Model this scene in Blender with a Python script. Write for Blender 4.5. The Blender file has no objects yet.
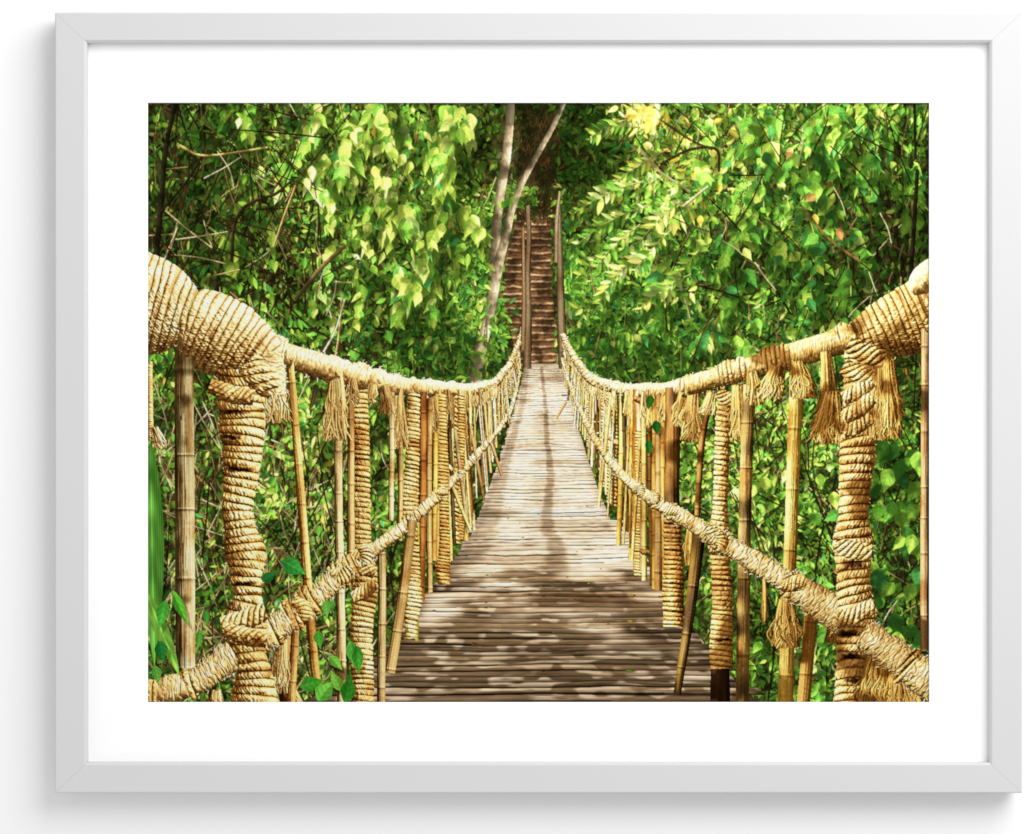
# A framed photographic print on a white wall.
#
# The print is a FLAT sheet of paper behind a window mount, so it is built as a flat sheet.  Its ink is the
# sheet's own colour (it would stay put if the lamps moved).  The ink is worked out here by a small procedural
# painter written in numpy: a rope bridge modelled as tubes, coils, slats and tassels with its own printed
# daylight, in front of leaves and twigs drawn one at a time.  No image file is read anywhere.
import math, random, time
import numpy as np

T0 = time.time()
SS = 2                                   # print cells per millimetre of print
X0, Y0, X1, Y1 = 148, 103, 929, 702      # print edges in millimetres of the sheet's own layout grid
W, H = (X1 - X0) * SS, (Y1 - Y0) * SS
F32 = np.float32
rng = np.random.default_rng(11)
rnd = random.Random(5)


def lin(c):
    c = np.asarray(c, F32) / 255.0
    return np.where(c <= 0.04045, c / 12.92, ((c + 0.055) / 1.055) ** 2.4).astype(F32)


def to_srgb(c):
    c = np.clip(c, 0, 1)
    return np.where(c <= 0.0031308, c * 12.92, 1.055 * c ** (1 / 2.4) - 0.055)


def upsample(g, h, w):
    gy = np.linspace(0, g.shape[0] - 1.001, h); gx = np.linspace(0, g.shape[1] - 1.001, w)
    iy = gy.astype(int); ix = gx.astype(int)
    fy = (gy - iy)[:, None]; fx = (gx - ix)[None, :]
    fy = fy * fy * (3 - 2 * fy); fx = fx * fx * (3 - 2 * fx)
    a = g[iy][:, ix]; b = g[iy][:, ix + 1]; c = g[iy + 1][:, ix]; d = g[iy + 1][:, ix + 1]
    return ((a * (1 - fx) + b * fx) * (1 - fy) + (c * (1 - fx) + d * fx) * fy).astype(F32)


def field(cell, octaves=2):
    """smooth noise over the whole sheet, 0..1, feature size `cell` (grid units)"""
    out = 0; amp = 1; tot = 0
    for o in range(octaves):
        c = cell / 2 ** o
        out = out + amp * upsample(rng.random((int(H / SS / c) + 3, int(W / SS / c) + 3)), H, W)
        tot += amp; amp *= 0.55
    return out / tot


NZ = rng.random((256, 256)).astype(F32)


def noise(x, y):
    """value noise for arbitrary coordinates, 0..1"""
    xi = np.floor(x).astype(int); yi = np.floor(y).astype(int)
    fx = (x - xi).astype(F32); fy = (y - yi).astype(F32)
    fx = fx * fx * (3 - 2 * fx); fy = fy * fy * (3 - 2 * fy)
    a = NZ[yi & 255, xi & 255]; b = NZ[yi & 255, (xi + 1) & 255]
    c = NZ[(yi + 1) & 255, xi & 255]; d = NZ[(yi + 1) & 255, (xi + 1) & 255]
    return (a * (1 - fx) + b * fx) * (1 - fy) + (c * (1 - fx) + d * fx) * fy


def blur(a, r):
    """box blur applied twice, radius r cells"""
    for _ in range(2):
        for ax in (0, 1):
            p = np.concatenate([np.repeat(np.take(a, [0], ax), r + 1, ax), a, np.repeat(np.take(a, [-1], ax), r, ax)], ax)
            c = np.cumsum(p, ax, dtype=np.float64)
            n = a.shape[ax]
            hi = np.take(c, np.arange(2 * r + 1, 2 * r + 1 + n), ax); lo = np.take(c, np.arange(0, n), ax)
            a = ((hi - lo) / (2 * r + 1)).astype(F32)
    return a


def at(f, x, y):
    j = min(max(int((x - X0) * SS), 0), W - 1); i = min(max(int((y - Y0) * SS), 0), H - 1)
    return float(f[i, j])


def blobs(base, lst):
    f = np.full((H // 4 + 1, W // 4 + 1), base, F32)
    yy, xx = np.mgrid[0:f.shape[0], 0:f.shape[1]]
    xx = xx * 4 / SS + X0; yy = yy * 4 / SS + Y0
    for x, y, rx, ry, v in lst:
        d = ((xx - x) / rx) ** 2 + ((yy - y) / ry) ** 2
        k = np.exp(-d ** 1.5 * 0.9)
        f = f * (1 - k) + v * k
    return upsample(f, H, W)


# ------------------------------------------------------------------------------------------------ ink buffers
ALB = np.zeros((H, W, 3), F32)           # ink colour in full printed sun
SUN = np.zeros((H, W), F32)              # printed sunlight
SHD = np.ones((H, W), F32)               # printed cast shadow of later leaves on earlier ones
IDS = np.zeros((H, W), np.int16)         # which printed motif a cell belongs to
MOTIFS = []


def motif(name, label=None):
    MOTIFS.append((name, label))
    return len(MOTIFS) - 1


def leaf_width(u, shape):
    if shape == 'heart':
        return np.where(u < 0.28, np.sqrt(np.clip(u / 0.28, 0, 1)) * (1 - 0.12 * (1 - u / 0.28)), np.clip((1 - u) / 0.72, 0, 1) ** 1.2 * (1 + 0.42 * np.sin(np.clip((u - .28) / .72, 0, 1) ** .8 * 3.14)))
    if shape == 'lance':
        return np.clip(np.sin(np.pi * u ** 0.85), 0, 1) ** 0.9
    return np.clip(np.sin(np.pi * u ** 0.7), 0, 1) ** 0.75


LUT_U = np.linspace(0, 1, 256, dtype=F32)
LUT = {s: leaf_width(LUT_U, s).astype(F32) for s in ('heart', 'lance', 'oval')}
GY, GX = np.mgrid[0:640, 0:640].astype(F32)


def leaf(bx, by, ang, L, Wd, col, la, lb, shape, ident=None, bend=0.0, cast=0.55, off=(2.2, 3.2), sh=1.0, sharp=1.0):
    bx = (bx - X0) * SS; by = (by - Y0) * SS; L *= SS; Wd *= SS
    dx = math.cos(ang); dy = math.sin(ang)
    tx = bx + dx * L; ty = by + dy * L
    m = Wd * 0.55 + abs(bend) * Wd + 2
    j0 = int(min(bx, tx) - m); j1 = int(max(bx, tx) + m) + 1
    i0 = int(min(by, ty) - m); i1 = int(max(by, ty) + m) + 1
    ox = int(off[0] * SS * min(L / 28, 1.6)); oy = int(off[1] * SS * min(L / 28, 1.6))
    if j1 + ox < 0 or i1 + oy < 0 or j0 >= W or i0 >= H or i1 - i0 > 639 or j1 - j0 > 639:
        return
    X = GX[:i1 - i0, :j1 - j0] + (j0 - bx); Y = GY[:i1 - i0, :j1 - j0] + (i0 - by)
    u = (X * dx + Y * dy) * (1 / L)
    hw = Wd * 0.5
    v = (Y * dx - X * dy) * (1 / hw)
    if bend:
        v = v + bend * u * u * 2
    wl = LUT[shape][np.clip(u * 255, 0, 255).astype(np.int16)]
    mk = np.clip((wl - np.abs(v)) * hw * sharp + 0.5, 0, 1)
    mk[(u < 0) | (u > 1)] = 0
    # cast shadow on what is already printed
    if cast:
        a0 = max(i0 + oy, 0); a1 = min(i1 + oy, H); b0 = max(j0 + ox, 0); b1 = min(j1 + ox, W)
        if a1 > a0 and b1 > b0:
            SHD[a0:a1, b0:b1] *= 1 - cast * mk[a0 - oy - i0:a1 - oy - i0, b0 - ox - j0:b1 - ox - j0]
    a0 = max(i0, 0); a1 = min(i1, H); b0 = max(j0, 0); b1 = min(j1, W)
    if a1 <= a0 or b1 <= b0:
        return
    s = (slice(a0 - i0, a1 - i0), slice(b0 - j0, b1 - j0))
    mk = mk[s]; u = u[s]; v = v[s]
    side = np.clip(v * 2.5 + 0.5, 0, 1)
    lt = la * (1 - side) + lb * side
    lt = lt * (0.82 + 0.3 * u - 0.22 * np.abs(v) * np.abs(v))
    if L > 18:
        lt = lt * (1 + 0.15 * np.sin((u * 5 - np.abs(v) * 1.1) * 6.283)) * (1 + 0.36 * np.exp(-(v * hw / 1.1) ** 2))
    if L > 40:
        lt = lt * (.45 + .65 * noise(u * L * .03 + bx, v * hw * .05 + by) + .35 * noise(u * 3 + by, v * 5 + bx))
    if L > 130:
        lt = lt * (.80 + .22 * np.sin(v * 34 + u * 3) + .45 * np.exp(-(v * 7) ** 2)) * (.6 + .7 * noise(u * 7 + bx, v * 1.5))
    mm = mk[..., None]
    t = (slice(a0, a1), slice(b0, b1))
    ALB[t] += (col - ALB[t]) * mm
    SUN[t] += (lt - SUN[t]) * mk
    SHD[t] += (sh - SHD[t]) * mk
    if ident is not None:
        IDS[t][mk > 0.5] = ident


def shade_blob(x, y, rx, ry, k):
    """soft printed shade under a bough"""
    cx = (x - X0) * SS; cy = (y - Y0) * SS; rx *= SS; ry *= SS
    j0 = max(int(cx - 2 * rx), 0); j1 = min(int(cx + 2 * rx), W); i0 = max(int(cy - 2 * ry), 0); i1 = min(int(cy + 2 * ry), H)
    if j1 <= j0 or i1 <= i0:
        return
    d = ((GX[:i1 - i0, :j1 - j0] + (j0 - cx)) / rx) ** 2 + ((GY[:i1 - i0, :j1 - j0] + (i0 - cy)) / ry) ** 2
    SHD[i0:i1, j0:j1] *= 1 - k * np.exp(-d)


def spline(pts, step):
    p = np.asarray(pts, np.float64)
    n = len(p)
    if n == 2:
        k = max(2, int(np.hypot(*(p[1] - p[0])[:2]) / step)); t = np.linspace(0, 1, k)[:, None]
        return p[0] * (1 - t) + p[1] * t
    e = np.vstack([2 * p[0] - p[1], p, 2 * p[-1] - p[-2]])
    out = []
    for i in range(n - 1):
        a, b, c, d = e[i:i + 4]
        k = max(2, int(math.ceil(np.hypot(*(c - b)[:2]) / step)))
        t = np.linspace(0, 1, k, endpoint=(i == n - 2))[:, None]
        out.append(0.5 * ((2 * b) + (-a + c) * t + (2 * a - 5 * b + 4 * c - d) * t * t + (-a + 3 * b - 3 * c + d) * t ** 3))
    return np.vstack(out)


def twig(pts, col, light, ident=None, cast=0.35):
    """thin round stem painted straight into the ink; pts = (x, y, radius)"""
    c = spline(pts, 0.4)
    d = np.gradient(c[:, :2], axis=0); d /= np.linalg.norm(d, axis=1)[:, None] + 1e-9
    r = np.maximum(c[:, 2], 0.3)
    n = max(3, int(r.max() * 2 * SS * 1.6))
    k = np.linspace(-1, 1, n)[None, :]
    px = c[:, 0:1] - d[:, 1:2] * r[:, None] * k; py = c[:, 1:2] + d[:, 0:1] * r[:, None] * k
    j = ((px - X0) * SS).astype(int); i = ((py - Y0) * SS).astype(int)
    kk = np.broadcast_to(k, j.shape)
    nx = -d[:, 1:2] * kk; ny = d[:, 0:1] * kk
    lt = light * np.clip(0.5 - 0.55 * nx - 0.55 * ny, 0.08, 1.2) * (0.7 + 0.6 * noise(px * 0.35 + 7, py * 0.35))
    if cast:
        js = j + 3; is_ = i + 5
        ok = (js >= 0) & (js < W) & (is_ >= 0) & (is_ < H)
        SHD[is_[ok], js[ok]] *= 0 + (1 - cast * 0.4)
    ok = (j >= 0) & (j < W) & (i >= 0) & (i < H)
    j = j[ok]; i = i[ok]
    ALB[i, j] = col; SUN[i, j] = lt[ok]; SHD[i, j] = 1
    if ident is not None:
        IDS[i, j] = ident


# ------------------------------------------------------------------------------------------------ printed forest
PAL = {
    'lime': [lin(c) for c in ((200, 224, 90), (184, 214, 80), (208, 228, 114), (168, 206, 72))],
    'green': [lin(c) for c in ((134, 188, 60), (112, 172, 54), (150, 198, 66), (100, 164, 56))],
    'deep': [lin(c) for c in ((80, 146, 58), (70, 132, 50), (92, 150, 50), (66, 136, 70))],
    'yellow': [lin(c) for c in ((232, 216, 74), (226, 196, 48), (214, 214, 96), (236, 226, 120))],
    'pale': [lin(c) for c in ((192, 214, 130), (178, 206, 118), (160, 198, 104), (206, 220, 142))],
    'dry': [lin(c) for c in ((196, 150, 84), (214, 170, 70), (150, 100, 54))],
}


def pick(weights):
    r = rnd.random() * sum(w for _, w in weights)
    for k, w in weights:
        r -= w
        if r <= 0:
            return rnd.choice(PAL[k])
    return rnd.choice(PAL[weights[-1][0]])


def paint_forest():
    M_UNDER = motif('undergrowth'); M_TREE = motif('leafy_canopy', 'bright hanging heart-shaped leaves'); M_BUSH = motif('bush')
    M_TWIG = motif('twigs'); M_TRUNK = motif('tree_trunk', 'pale forked tree trunk beside the stairs')
    M_STAIR = motif('stairway', 'steep red-brown earth stairs with log edges'); M_SPRAY = motif('leafy_branch', 'feathery pale branch over the stairs')
    LIGHT = blobs(0.62, [(400, 180, 120, 95, 1.02), (320, 130, 70, 50, .98), (350, 260, 60, 50, .85), (800, 170, 170, 90, 1.0), (690, 165, 75, 70, 1.0),
                         (700, 290, 110, 45, .86), (620, 235, 60, 60, .95), (185, 200, 66, 100, .24), (272, 250, 40, 50, .42), (470, 155, 22, 40, .25), (545, 140, 52, 45, .05),
                         (590, 128, 50, 34, .10), (590, 185, 32, 60, .10), (902, 228, 46, 62, .13), (835, 285, 55, 34, .36), (760, 245, 40, 24, .55),
                         (455, 348, 60, 34, .30), (420, 260, 60, 50, .9), (445, 300, 45, 40, .72), (630, 340, 66, 46, .30), (690, 362, 60, 20, .4), (690, 330, 60, 34, .7), (770, 330, 60, 30, .65),
                         (205, 560, 60, 150, .62), (270, 460, 40, 90, .75), (320, 470, 60, 80, 1.05), (310, 600, 70, 60, .85),
                         (770, 480, 80, 110, 1.0), (690, 470, 60, 60, .8), (905, 560, 46, 140, .42), (830, 560, 40, 120, .85), (760, 640, 80, 50, .6), (640, 360, 50, 26, .5)])
    NL = field(34, 3); NS = field(13, 2); NC = field(60, 2)
    YEL = blobs(0.08, [(700, 160, 70, 65, .66), (640, 115, 26, 16, .95), (400, 170, 120, 90, .22), (310, 180, 24, 20, .5), (330, 470, 60, 70, .55), (760, 480, 80, 100, .34), (850, 140, 60, 40, .16)])
    COOL = blobs(0.45, [(850, 170, 100, 80, .6), (700, 290, 110, 60, .7), (440, 320, 80, 60, .62), (640, 330, 80, 50, .8), (185, 200, 70, 90, .65), (400, 170, 110, 90, .22), (900, 560, 50, 130, .7), (600, 130, 60, 60, .75)])

    def lightat(x, y, hard=1.0):
        n = (at(NL, x, y) - 0.5) * 2.1 + (at(NS, x, y) - 0.5) * 1.3
        return min(max(at(LIGHT, x, y) ** 1.5 * (1 + hard * n), 0.03), 1.4)

    def leafcol(x, y, l):
        yv = at(YEL, x, y) * (0.6 + 0.8 * at(NC, x, y)); cv = at(COOL, x, y)
        c = pick((('yellow', yv ** 3 * 1.6), ('lime', 0.22 * (1 - cv) + yv * .8), ('green', 0.9), ('deep', cv * 1.1), ('pale', .02 + yv * .06), ('dry', 0.004 + yv * .012)))
        return c * (0.8 + 0.4 * rnd.random())

    # --- ground tone behind every leaf
    n1 = field(5, 2)[..., None]; n2 = field(26, 2)[..., None]
    ALB[:] = lin((86, 116, 46)) * n1 * 1.3 * (1 - n2) + lin((112, 98, 54)) * n1 * 1.1 * n2
    SUN[:] = np.clip(LIGHT * 0.55 * (n1[..., 0] * 1.5 - .25), 0.02, 1)
    IDS[:] = M_UNDER

    cave = blobs(0, [(546, 158, 42, 46, 1.0), (528, 270, 22, 90, 1.0), (585, 150, 40, 50, .55), (535, 330, 26, 50, 1.0)])

    # --- far small leaves
    for k in range(30000):
        x = rnd.uniform(X0 - 4, X1 + 4); y = rnd.uniform(Y0 - 6, Y1 + 4)
        if rnd.random() < at(cave, x, y):
            continue
        l = lightat(x, y, 1.2)
        if rnd.random() > 0.30 + l * .8:
            continue
        c = leafcol(x, y, l)
        g = l * rnd.uniform(.12, .8) * rnd.choice((.35, .8, 1, 1.25))
        L = rnd.uniform(3.5, 9)
        leaf(x, y, rnd.gauss(1.57, 0.9), L, L * rnd.uniform(.25, .62), c, g * rnd.uniform(.7, 1.2), g * rnd.uniform(.5, 1.0), 'oval', M_UNDER, cast=.4)

    # --- dead brush and thin dark stems
    dark = [lin((64, 46, 30)), lin((44, 36, 26)), lin((84, 62, 40))]
    pale = [lin((208, 184, 140)), lin((226, 208, 168)), lin((178, 146, 96)), lin((150, 110, 70))]

    def brush(n, box, pal, light, rr, lo, hi, spread, lean=0.0):
        for k in range(n):
            x = rnd.uniform(box[0], box[2]); y = rnd.uniform(box[1], box[3]); a = rnd.gauss(-1.57 + lean, spread); L = rnd.uniform(lo, hi)
            b = rnd.gauss(0, .12)
            r0 = rnd.uniform(*rr)
            twig([(x, y, r0), (x + math.cos(a) * L * .5 + b * L * .5, y + math.sin(a) * L * .5, r0 * .85), (x + math.cos(a) * L, y + math.sin(a) * L, r0 * .6)],
                 rnd.choice(pal) * rnd.uniform(.7, 1.2), light * rnd.uniform(.5, 1.2), M_TWIG)
    brush(110, (150, 300, 400, 702), dark, .5, (.5, 1.2), 40, 150, .5)
    brush(170, (150, 440, 340, 702), pale, .6, (.3, .7), 20, 90, .7)
    brush(40, (150, 110, 330, 330), dark, .45, (.5, 1.2), 40, 120, .7)
    brush(40, (150, 110, 400, 330), pale, .6, (.3, .6), 14, 50, .9)
    brush(50, (760, 420, 928, 702), dark, .35, (.5, 1.3), 40, 150, .6)
    brush(40, (690, 330, 928, 690), pale, .45, (.3, .6), 15, 60, .8)
    brush(40, (640, 110, 800, 330), dark, .5, (.4, 1.0), 30, 90, .9)
    brush(35, (640, 110, 920, 380), pale, .6, (.3, .6), 14, 50, .9)
    brush(30, (850, 180, 928, 330), dark, .3, (.5, 1.4), 40, 120, .25)
    brush(40, (400, 250, 520, 390), dark, .4, (.3, .8), 15, 60, .8)

    # --- the stairs in the dark gully
    ys, xs = np.mgrid[0:H, 0:W].astype(F32); xs = xs / SS + X0; ys = ys / SS + Y0

    def interp(y, pts):
        return np.interp(y, [p[0] for p in pts], [p[1] for p in pts])
    sl = interp(ys, [(196, 520), (230, 512), (262, 504), (310, 502), (345, 512), (366, 519)])
    sr = interp(ys, [(196, 553), (230, 551), (262, 550), (310, 553), (366, 560)])
    inst = (xs > sl + noise(xs * .3, ys * .3) * 3) & (xs < sr + 2 - noise(xs * .3 + 9, ys * .3) * 3) & (ys > 200) & (ys < 366)
    pitch = 7.2
    q0 = np.round((ys + np.where(xs < 524, 2.6, 0)) / pitch)
    wob = (noise(xs * .10 + 3 + q0 * 5.37, q0 * 1.7) - .5) * 1.7 + (noise(xs * .5, q0 * 3.1) - .5) * .7 + (xs - 530) * (noise(q0 * 2.3, q0 * 0 + 4) - .5) * .06
    q = (ys + wob + np.where(xs < 524, 2.6, 0)) / pitch; fr = q - np.floor(q)
    tone = 0.35 + .65 * noise(xs * .45, ys * .8 + 20)
    lip = np.exp(-((fr - .16) / .12) ** 2) * np.clip(noise(xs * .14 + 70, np.floor(q) * 2.7) * 2.2 - .45, .1, 1); tread = np.clip(1 - fr * 2.3, 0, 1)
    rise = lin((124, 88, 62)); log_c = lin((206, 172, 136)); tr_c = lin((150, 108, 78))
    lit = np.clip(.32 + .5 * noise(xs * .10, ys * .045 + 5), 0, 1) * interp(ys, [(196, .7), (225, 1.0), (280, .85), (330, .95), (366, .9)])
    sc = rise[None, None] * (.65 * tone)[..., None] + (log_c - rise)[None, None] * (lip * tone * (.45 + .55 * noise(xs * .12 + 40, np.floor(q) * 3.1)))[..., None] + (tr_c * .25)[None, None] * tread[..., None]
    ALB[inst] = sc[inst]; SUN[inst] = (lit * 1.12)[inst]; SHD[inst] = np.clip(1 - .8 * np.exp(-((fr - .42) / .13) ** 2), 0, 1)[inst]; IDS[inst] = M_STAIR
    # brown bank above the stairs
    for k in range(900):
        x = rnd.gauss(540, 26); y = rnd.uniform(108, 215)
        if 503 < x < 600:
            twig([(x, y, .4), (x + rnd.gauss(0, 5), y + rnd.uniform(4, 14), .35)], rnd.choice((lin((120, 84, 48)), lin((90, 66, 40)), lin((70, 84, 40)))), rnd.uniform(.05, .35) * (1 if y > 175 or x < 520 else .55), M_UNDER, 0)
    for k in range(120):
        x = rnd.uniform(506, 536); y = rnd.uniform(186, 206)
        L = rnd.uniform(4, 7); leaf(x, y, rnd.gauss(1.57, 1), L, L * .5, leafcol(x, y, 1) * .8, rnd.uniform(.1, .4), rnd.uniform(.1, .3), 'oval', M_UNDER)
    # dark tuft wall on both sides of the gully
    for k in range(2600):
        x = rnd.choice((rnd.uniform(562, 690), rnd.uniform(425, 506), rnd.uniform(555, 620)))
        y = rnd.uniform(205, 392) if x < 506 or rnd.random() < .7 else rnd.uniform(104, 210)
        if 503 < x < 556 and y > 200: continue
        l = lightat(x, y, .9)
        c = leafcol(x, y, l); g = l * rnd.uniform(.35, 1.1); L = rnd.uniform(5, 9.5)
        leaf(x, y, rnd.gauss(1.57, .95), L, L * rnd.uniform(.3, .5), c, g, g * rnd.uniform(.4, 1), 'lance', M_BUSH)

    # --- the forked trunk
    bark = lin((160, 144, 126))
    def trunk(pts, kb=1.0):
        c = spline(pts, .4); d = np.gradient(c[:, :2], axis=0); d /= np.linalg.norm(d, axis=1)[:, None]
        k = np.linspace(-1, 1, int(c[:, 2].max() * 2 * SS * 1.7))[None, :]
        px = c[:, :1] - d[:, 1:2] * c[:, 2:3] * k; py = c[:, 1:2] + d[:, :1] * c[:, 2:3] * k
        tn = np.clip(noise(px * .45, py * .14) * .5 + noise(px * 1.1 + 5, py * .6) * .5 - .35 * np.clip(noise(px * .6 + 90, py * .11) * 3 - 1.9, 0, 1), .05, 1)
        lt = np.clip(.62 - .5 * (-d[:, 1:2] * k) * np.sign(-1) * 1.0, .1, 1.1) * (.35 + 1.0 * tn)
        lt = kb * lt * np.clip(.35 + 1.2 * noise(px * .05 + 30, py * .06 + 2), .25, 1.1)
        j = ((px - X0) * SS).astype(int); i = ((py - Y0) * SS).astype(int); ok = (j >= 0) & (j < W) & (i >= 0) & (i < H)
        col = bark[None, None] * (.5 + .8 * noise(px * .2 + 50, py * .1)[..., None]) * np.array([1, .97, .92], F32)
        ALB[i[ok], j[ok]] = col[ok]; SUN[i[ok], j[ok]] = lt[ok]; SHD[i[ok], j[ok]] = 1; IDS[i[ok], j[ok]] = M_TRUNK
    trunk([(511, 100, 3.8), (509, 130, 4), (506, 160, 4.3), (501, 190, 4.3), (497, 220, 4.4), (495, 250, 4.6), (494, 275, 4.2)])
    trunk([(566, 98, 1.8), (555, 123, 2.1), (543, 145, 2.3), (530, 168, 2.5), (520, 188, 2.8), (512, 210, 3.1), (507, 232, 3.6), (499, 262, 4.6), (494, 290, 4.7), (490, 312, 4.6), (484, 336, 5.2), (478, 362, 5.8), (473, 388, 6.4)])

    # --- bushes in the middle distance: many short sprays
    def spray(x, y, a, L, nl, ls, shape, asp, lk, ident, droop=.5, hang=None, lj=.35, wjit=.4, colf=None, stem=None, cast=.5):
        """a drooping stem with leaves along both sides"""
        px, py = x, y; st = L / nl; pts = [(px, py, .5)]
        items = []
        for i in range(nl):
            a += droop * (math.sin(1.57 - a)) * st / max(L, 1) + rnd.gauss(0, .06)
            px += math.cos(a) * st; py += math.sin(a) * st
            pts.append((px, py, .45))
            sd = 1 if i % 2 else -1
            la = (a + sd * rnd.uniform(.5, 1.0)) if hang is None else (hang + rnd.gauss(0, lj))
            items.append((px, py, la))
        if stem is not None:
            twig(pts, stem, .7, M_TWIG, .3)
        for px, py, la in items:
            l = lk(px, py); ln = ls * rnd.uniform(.65, 1.2)
            c = colf(px, py, l) if colf else leafcol(px, py, l)
            f = rnd.random()
            g = l * (rnd.uniform(.85, 1.3) if f < .62 else rnd.uniform(.18, .6))
            leaf(px + rnd.gauss(0, .8), py + rnd.gauss(0, .8), la, ln, ln * asp * rnd.choice((1, 1, .85, .6, .38)) * rnd.uniform(.8, 1.1), c, g, g * rnd.uniform(.35, .98), shape, ident, rnd.gauss(0, .3), cast)

    def region(n, box, ls, shape, asp, ident, L=(20, 45), nl=(5, 9), hang=None, dens=None, k=1.0, stem=None, thr=.0, **kw):
        ps = []
        for _ in range(n):
            x = rnd.uniform(box[0], box[2]); y = rnd.uniform(box[1], box[3])
            if dens is not None and rnd.random() > at(dens, x, y): continue
            ps.append((x, y))
        ps.sort(key=lambda p: rnd.random())
        for x, y in ps:
            spray(x, y, rnd.choice((rnd.gauss(.5, .5), rnd.gauss(2.6, .5))), rnd.uniform(*L), rnd.randint(*nl), rnd.uniform(*ls), shape, asp, lambda a, b: k * lightat(a, b, .9), ident, hang=hang, stem=stem, **kw)

    # drooping leafy stems that give the canopy its branches
    st_br = lin((110, 84, 50)); st_gr = lin((140, 160, 80))
    dn = blobs(0.0, [(400, 170, 120, 110, 1.0), (320, 190, 70, 100, .9), (360, 320, 90, 60, .7), (210, 170, 60, 80, .42), (290, 380, 60, 50, .6), (200, 290, 60, 40, .5), (300, 110, 140, 26, .85)])
    dn *= blobs(1, [(478, 175, 18, 40, .1), (262, 248, 26, 34, .25), (180, 215, 20, 50, .4), (505, 200, 12, 200, 0)])
    region(190, (148, 98, 500, 395), (8, 12), 'heart', .66, M_TREE, L=(18, 40), hang=1.57, dens=np.clip(dn * 1.2, 0, 1), k=.5)
    # middle bush left of the stairs
    db = blobs(0, [(450, 310, 46, 50, 1), (430, 370, 60, 24, .9), (400, 340, 40, 40, .7), (486, 360, 18, 24, .5)])
    region(150, (395, 250, 508, 392), (7, 10.5), 'lance', .36, M_BUSH, L=(14, 30), nl=(5, 9), dens=db, k=.9)
    trunk([(499, 262, 4.4), (494, 290, 4.6), (490, 312, 4.6), (484, 336, 4.8), (478, 362, 5.2), (473, 392, 5.8)], 1.3)
    for k in range(30):
        x = rnd.gauss(492, 14); y = rnd.uniform(296, 345); L = rnd.uniform(6, 10); l = lightat(x, y) + .15
        leaf(x, y, rnd.gauss(1.4, .7), L, L * .36, leafcol(x, y, l), l, l * .7, 'lance', M_BUSH)
    dc = blobs(0, [(650, 340, 90, 50, .95), (610, 345, 36, 46, .9), (600, 250, 30, 50, .35), (740, 350, 60, 40, .7)])
    region(230, (562, 230, 800, 396), (7.5, 11), 'oval', .48, M_BUSH, L=(14, 32), nl=(5, 9), dens=dc, k=.85)
    # right tree: yellow part, then the big green leaves
    dy = blobs(0, [(695, 160, 75, 75, 1), (760, 130, 60, 40, .9), (640, 115, 30, 18, .9)])
    region(190, (620, 98, 800, 260), (8, 13), 'heart', .62, M_TREE, L=(18, 40), dens=dy, k=.95, stem=st_br)
    dr = blobs(0, [(830, 160, 130, 80, 1), (720, 270, 110, 55, .95), (800, 320, 110, 50, .75), (660, 250, 50, 40, .5), (900, 320, 40, 60, .5)])
    dr *= blobs(1, [(905, 225, 30, 45, .35), (690, 205, 14, 10, .1), (735, 110, 10, 14, .3)])
    region(210, (640, 98, 932, 400), (8.5, 13), 'heart', .6, M_TREE, L=(20, 44), hang=1.57, lj=.7, dens=dr, k=.62)
    # below the rails
    dl = blobs(0.10, [(310, 470, 70, 80, .75), (390, 440, 60, 50, .6), (320, 620, 60, 60, .6), (210, 450, 40, 40, .3), (170, 640, 40, 60, .6), (250, 600, 40, 80, .22)])
    region(230, (148, 390, 420, 704), (5.5, 10), 'heart', .6, M_BUSH, L=(16, 36), dens=dl, k=.95)
    dl2 = blobs(0.3, [(760, 470, 70, 90, .85), (700, 460, 50, 70, .7), (900, 520, 40, 120, .7), (830, 560, 50, 120, .65), (770, 640, 50, 50, .6), (650, 440, 30, 60, .6)])
    region(430, (600, 400, 932, 704), (5.5, 10), 'heart', .55, M_BUSH, L=(14, 34), hang=1.57, lj=1.0, dens=dl2, k=.95)
    brush(110, (680, 420, 928, 702), dark, .4, (.35, .9), 30, 120, .7)
    brush(70, (680, 400, 928, 702), pale, .5, (.25, .5), 15, 60, .8)

    # slender hanging leaves and pale stems between the large ones
    for k in range(3000):
        x = rnd.uniform(150, 930); y = rnd.uniform(100, 400)
        if at(cave, x, y) > .25 or 488 < x < 560: continue
        l = lightat(x, y, 1.0); c = leafcol(x, y, l); L = rnd.uniform(5, 13)
        g = l * rnd.choice((.25, .5, .9, 1.15))
        leaf(x, y, rnd.gauss(1.57, .85), L, L * rnd.uniform(.2, .55), c, g, g * rnd.uniform(.5, 1), rnd.choice(('lance', 'heart')), M_TREE if x < 500 or x > 640 else M_BUSH, rnd.gauss(0, .3), .45)
        if rnd.random() < .10:
            b = rnd.gauss(0, 5)
            twig([(x, y - 2, .35), (x + b * .6, y - 10, .35), (x + b * 1.6, y - rnd.uniform(16, 34), .4)], rnd.choice((st_gr, st_br, pale[2])), l * .8, M_TWIG, .2)
    for k in range(2600):
        x = rnd.choice((rnd.uniform(150, 420), rnd.uniform(650, 930), rnd.uniform(650, 930))); y = rnd.uniform(395, 702)
        l = lightat(x, y, 1.0); c = leafcol(x, y, l); L = rnd.uniform(4, 10)
        g = l * rnd.choice((.25, .5, .9, 1.2))
        leaf(x, y, rnd.gauss(1.57, 1.1), L, L * rnd.uniform(.2, .5), c, g, g * rnd.uniform(.5, 1), rnd.choice(('lance', 'heart')), M_BUSH, rnd.gauss(0, .3), .45)

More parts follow.
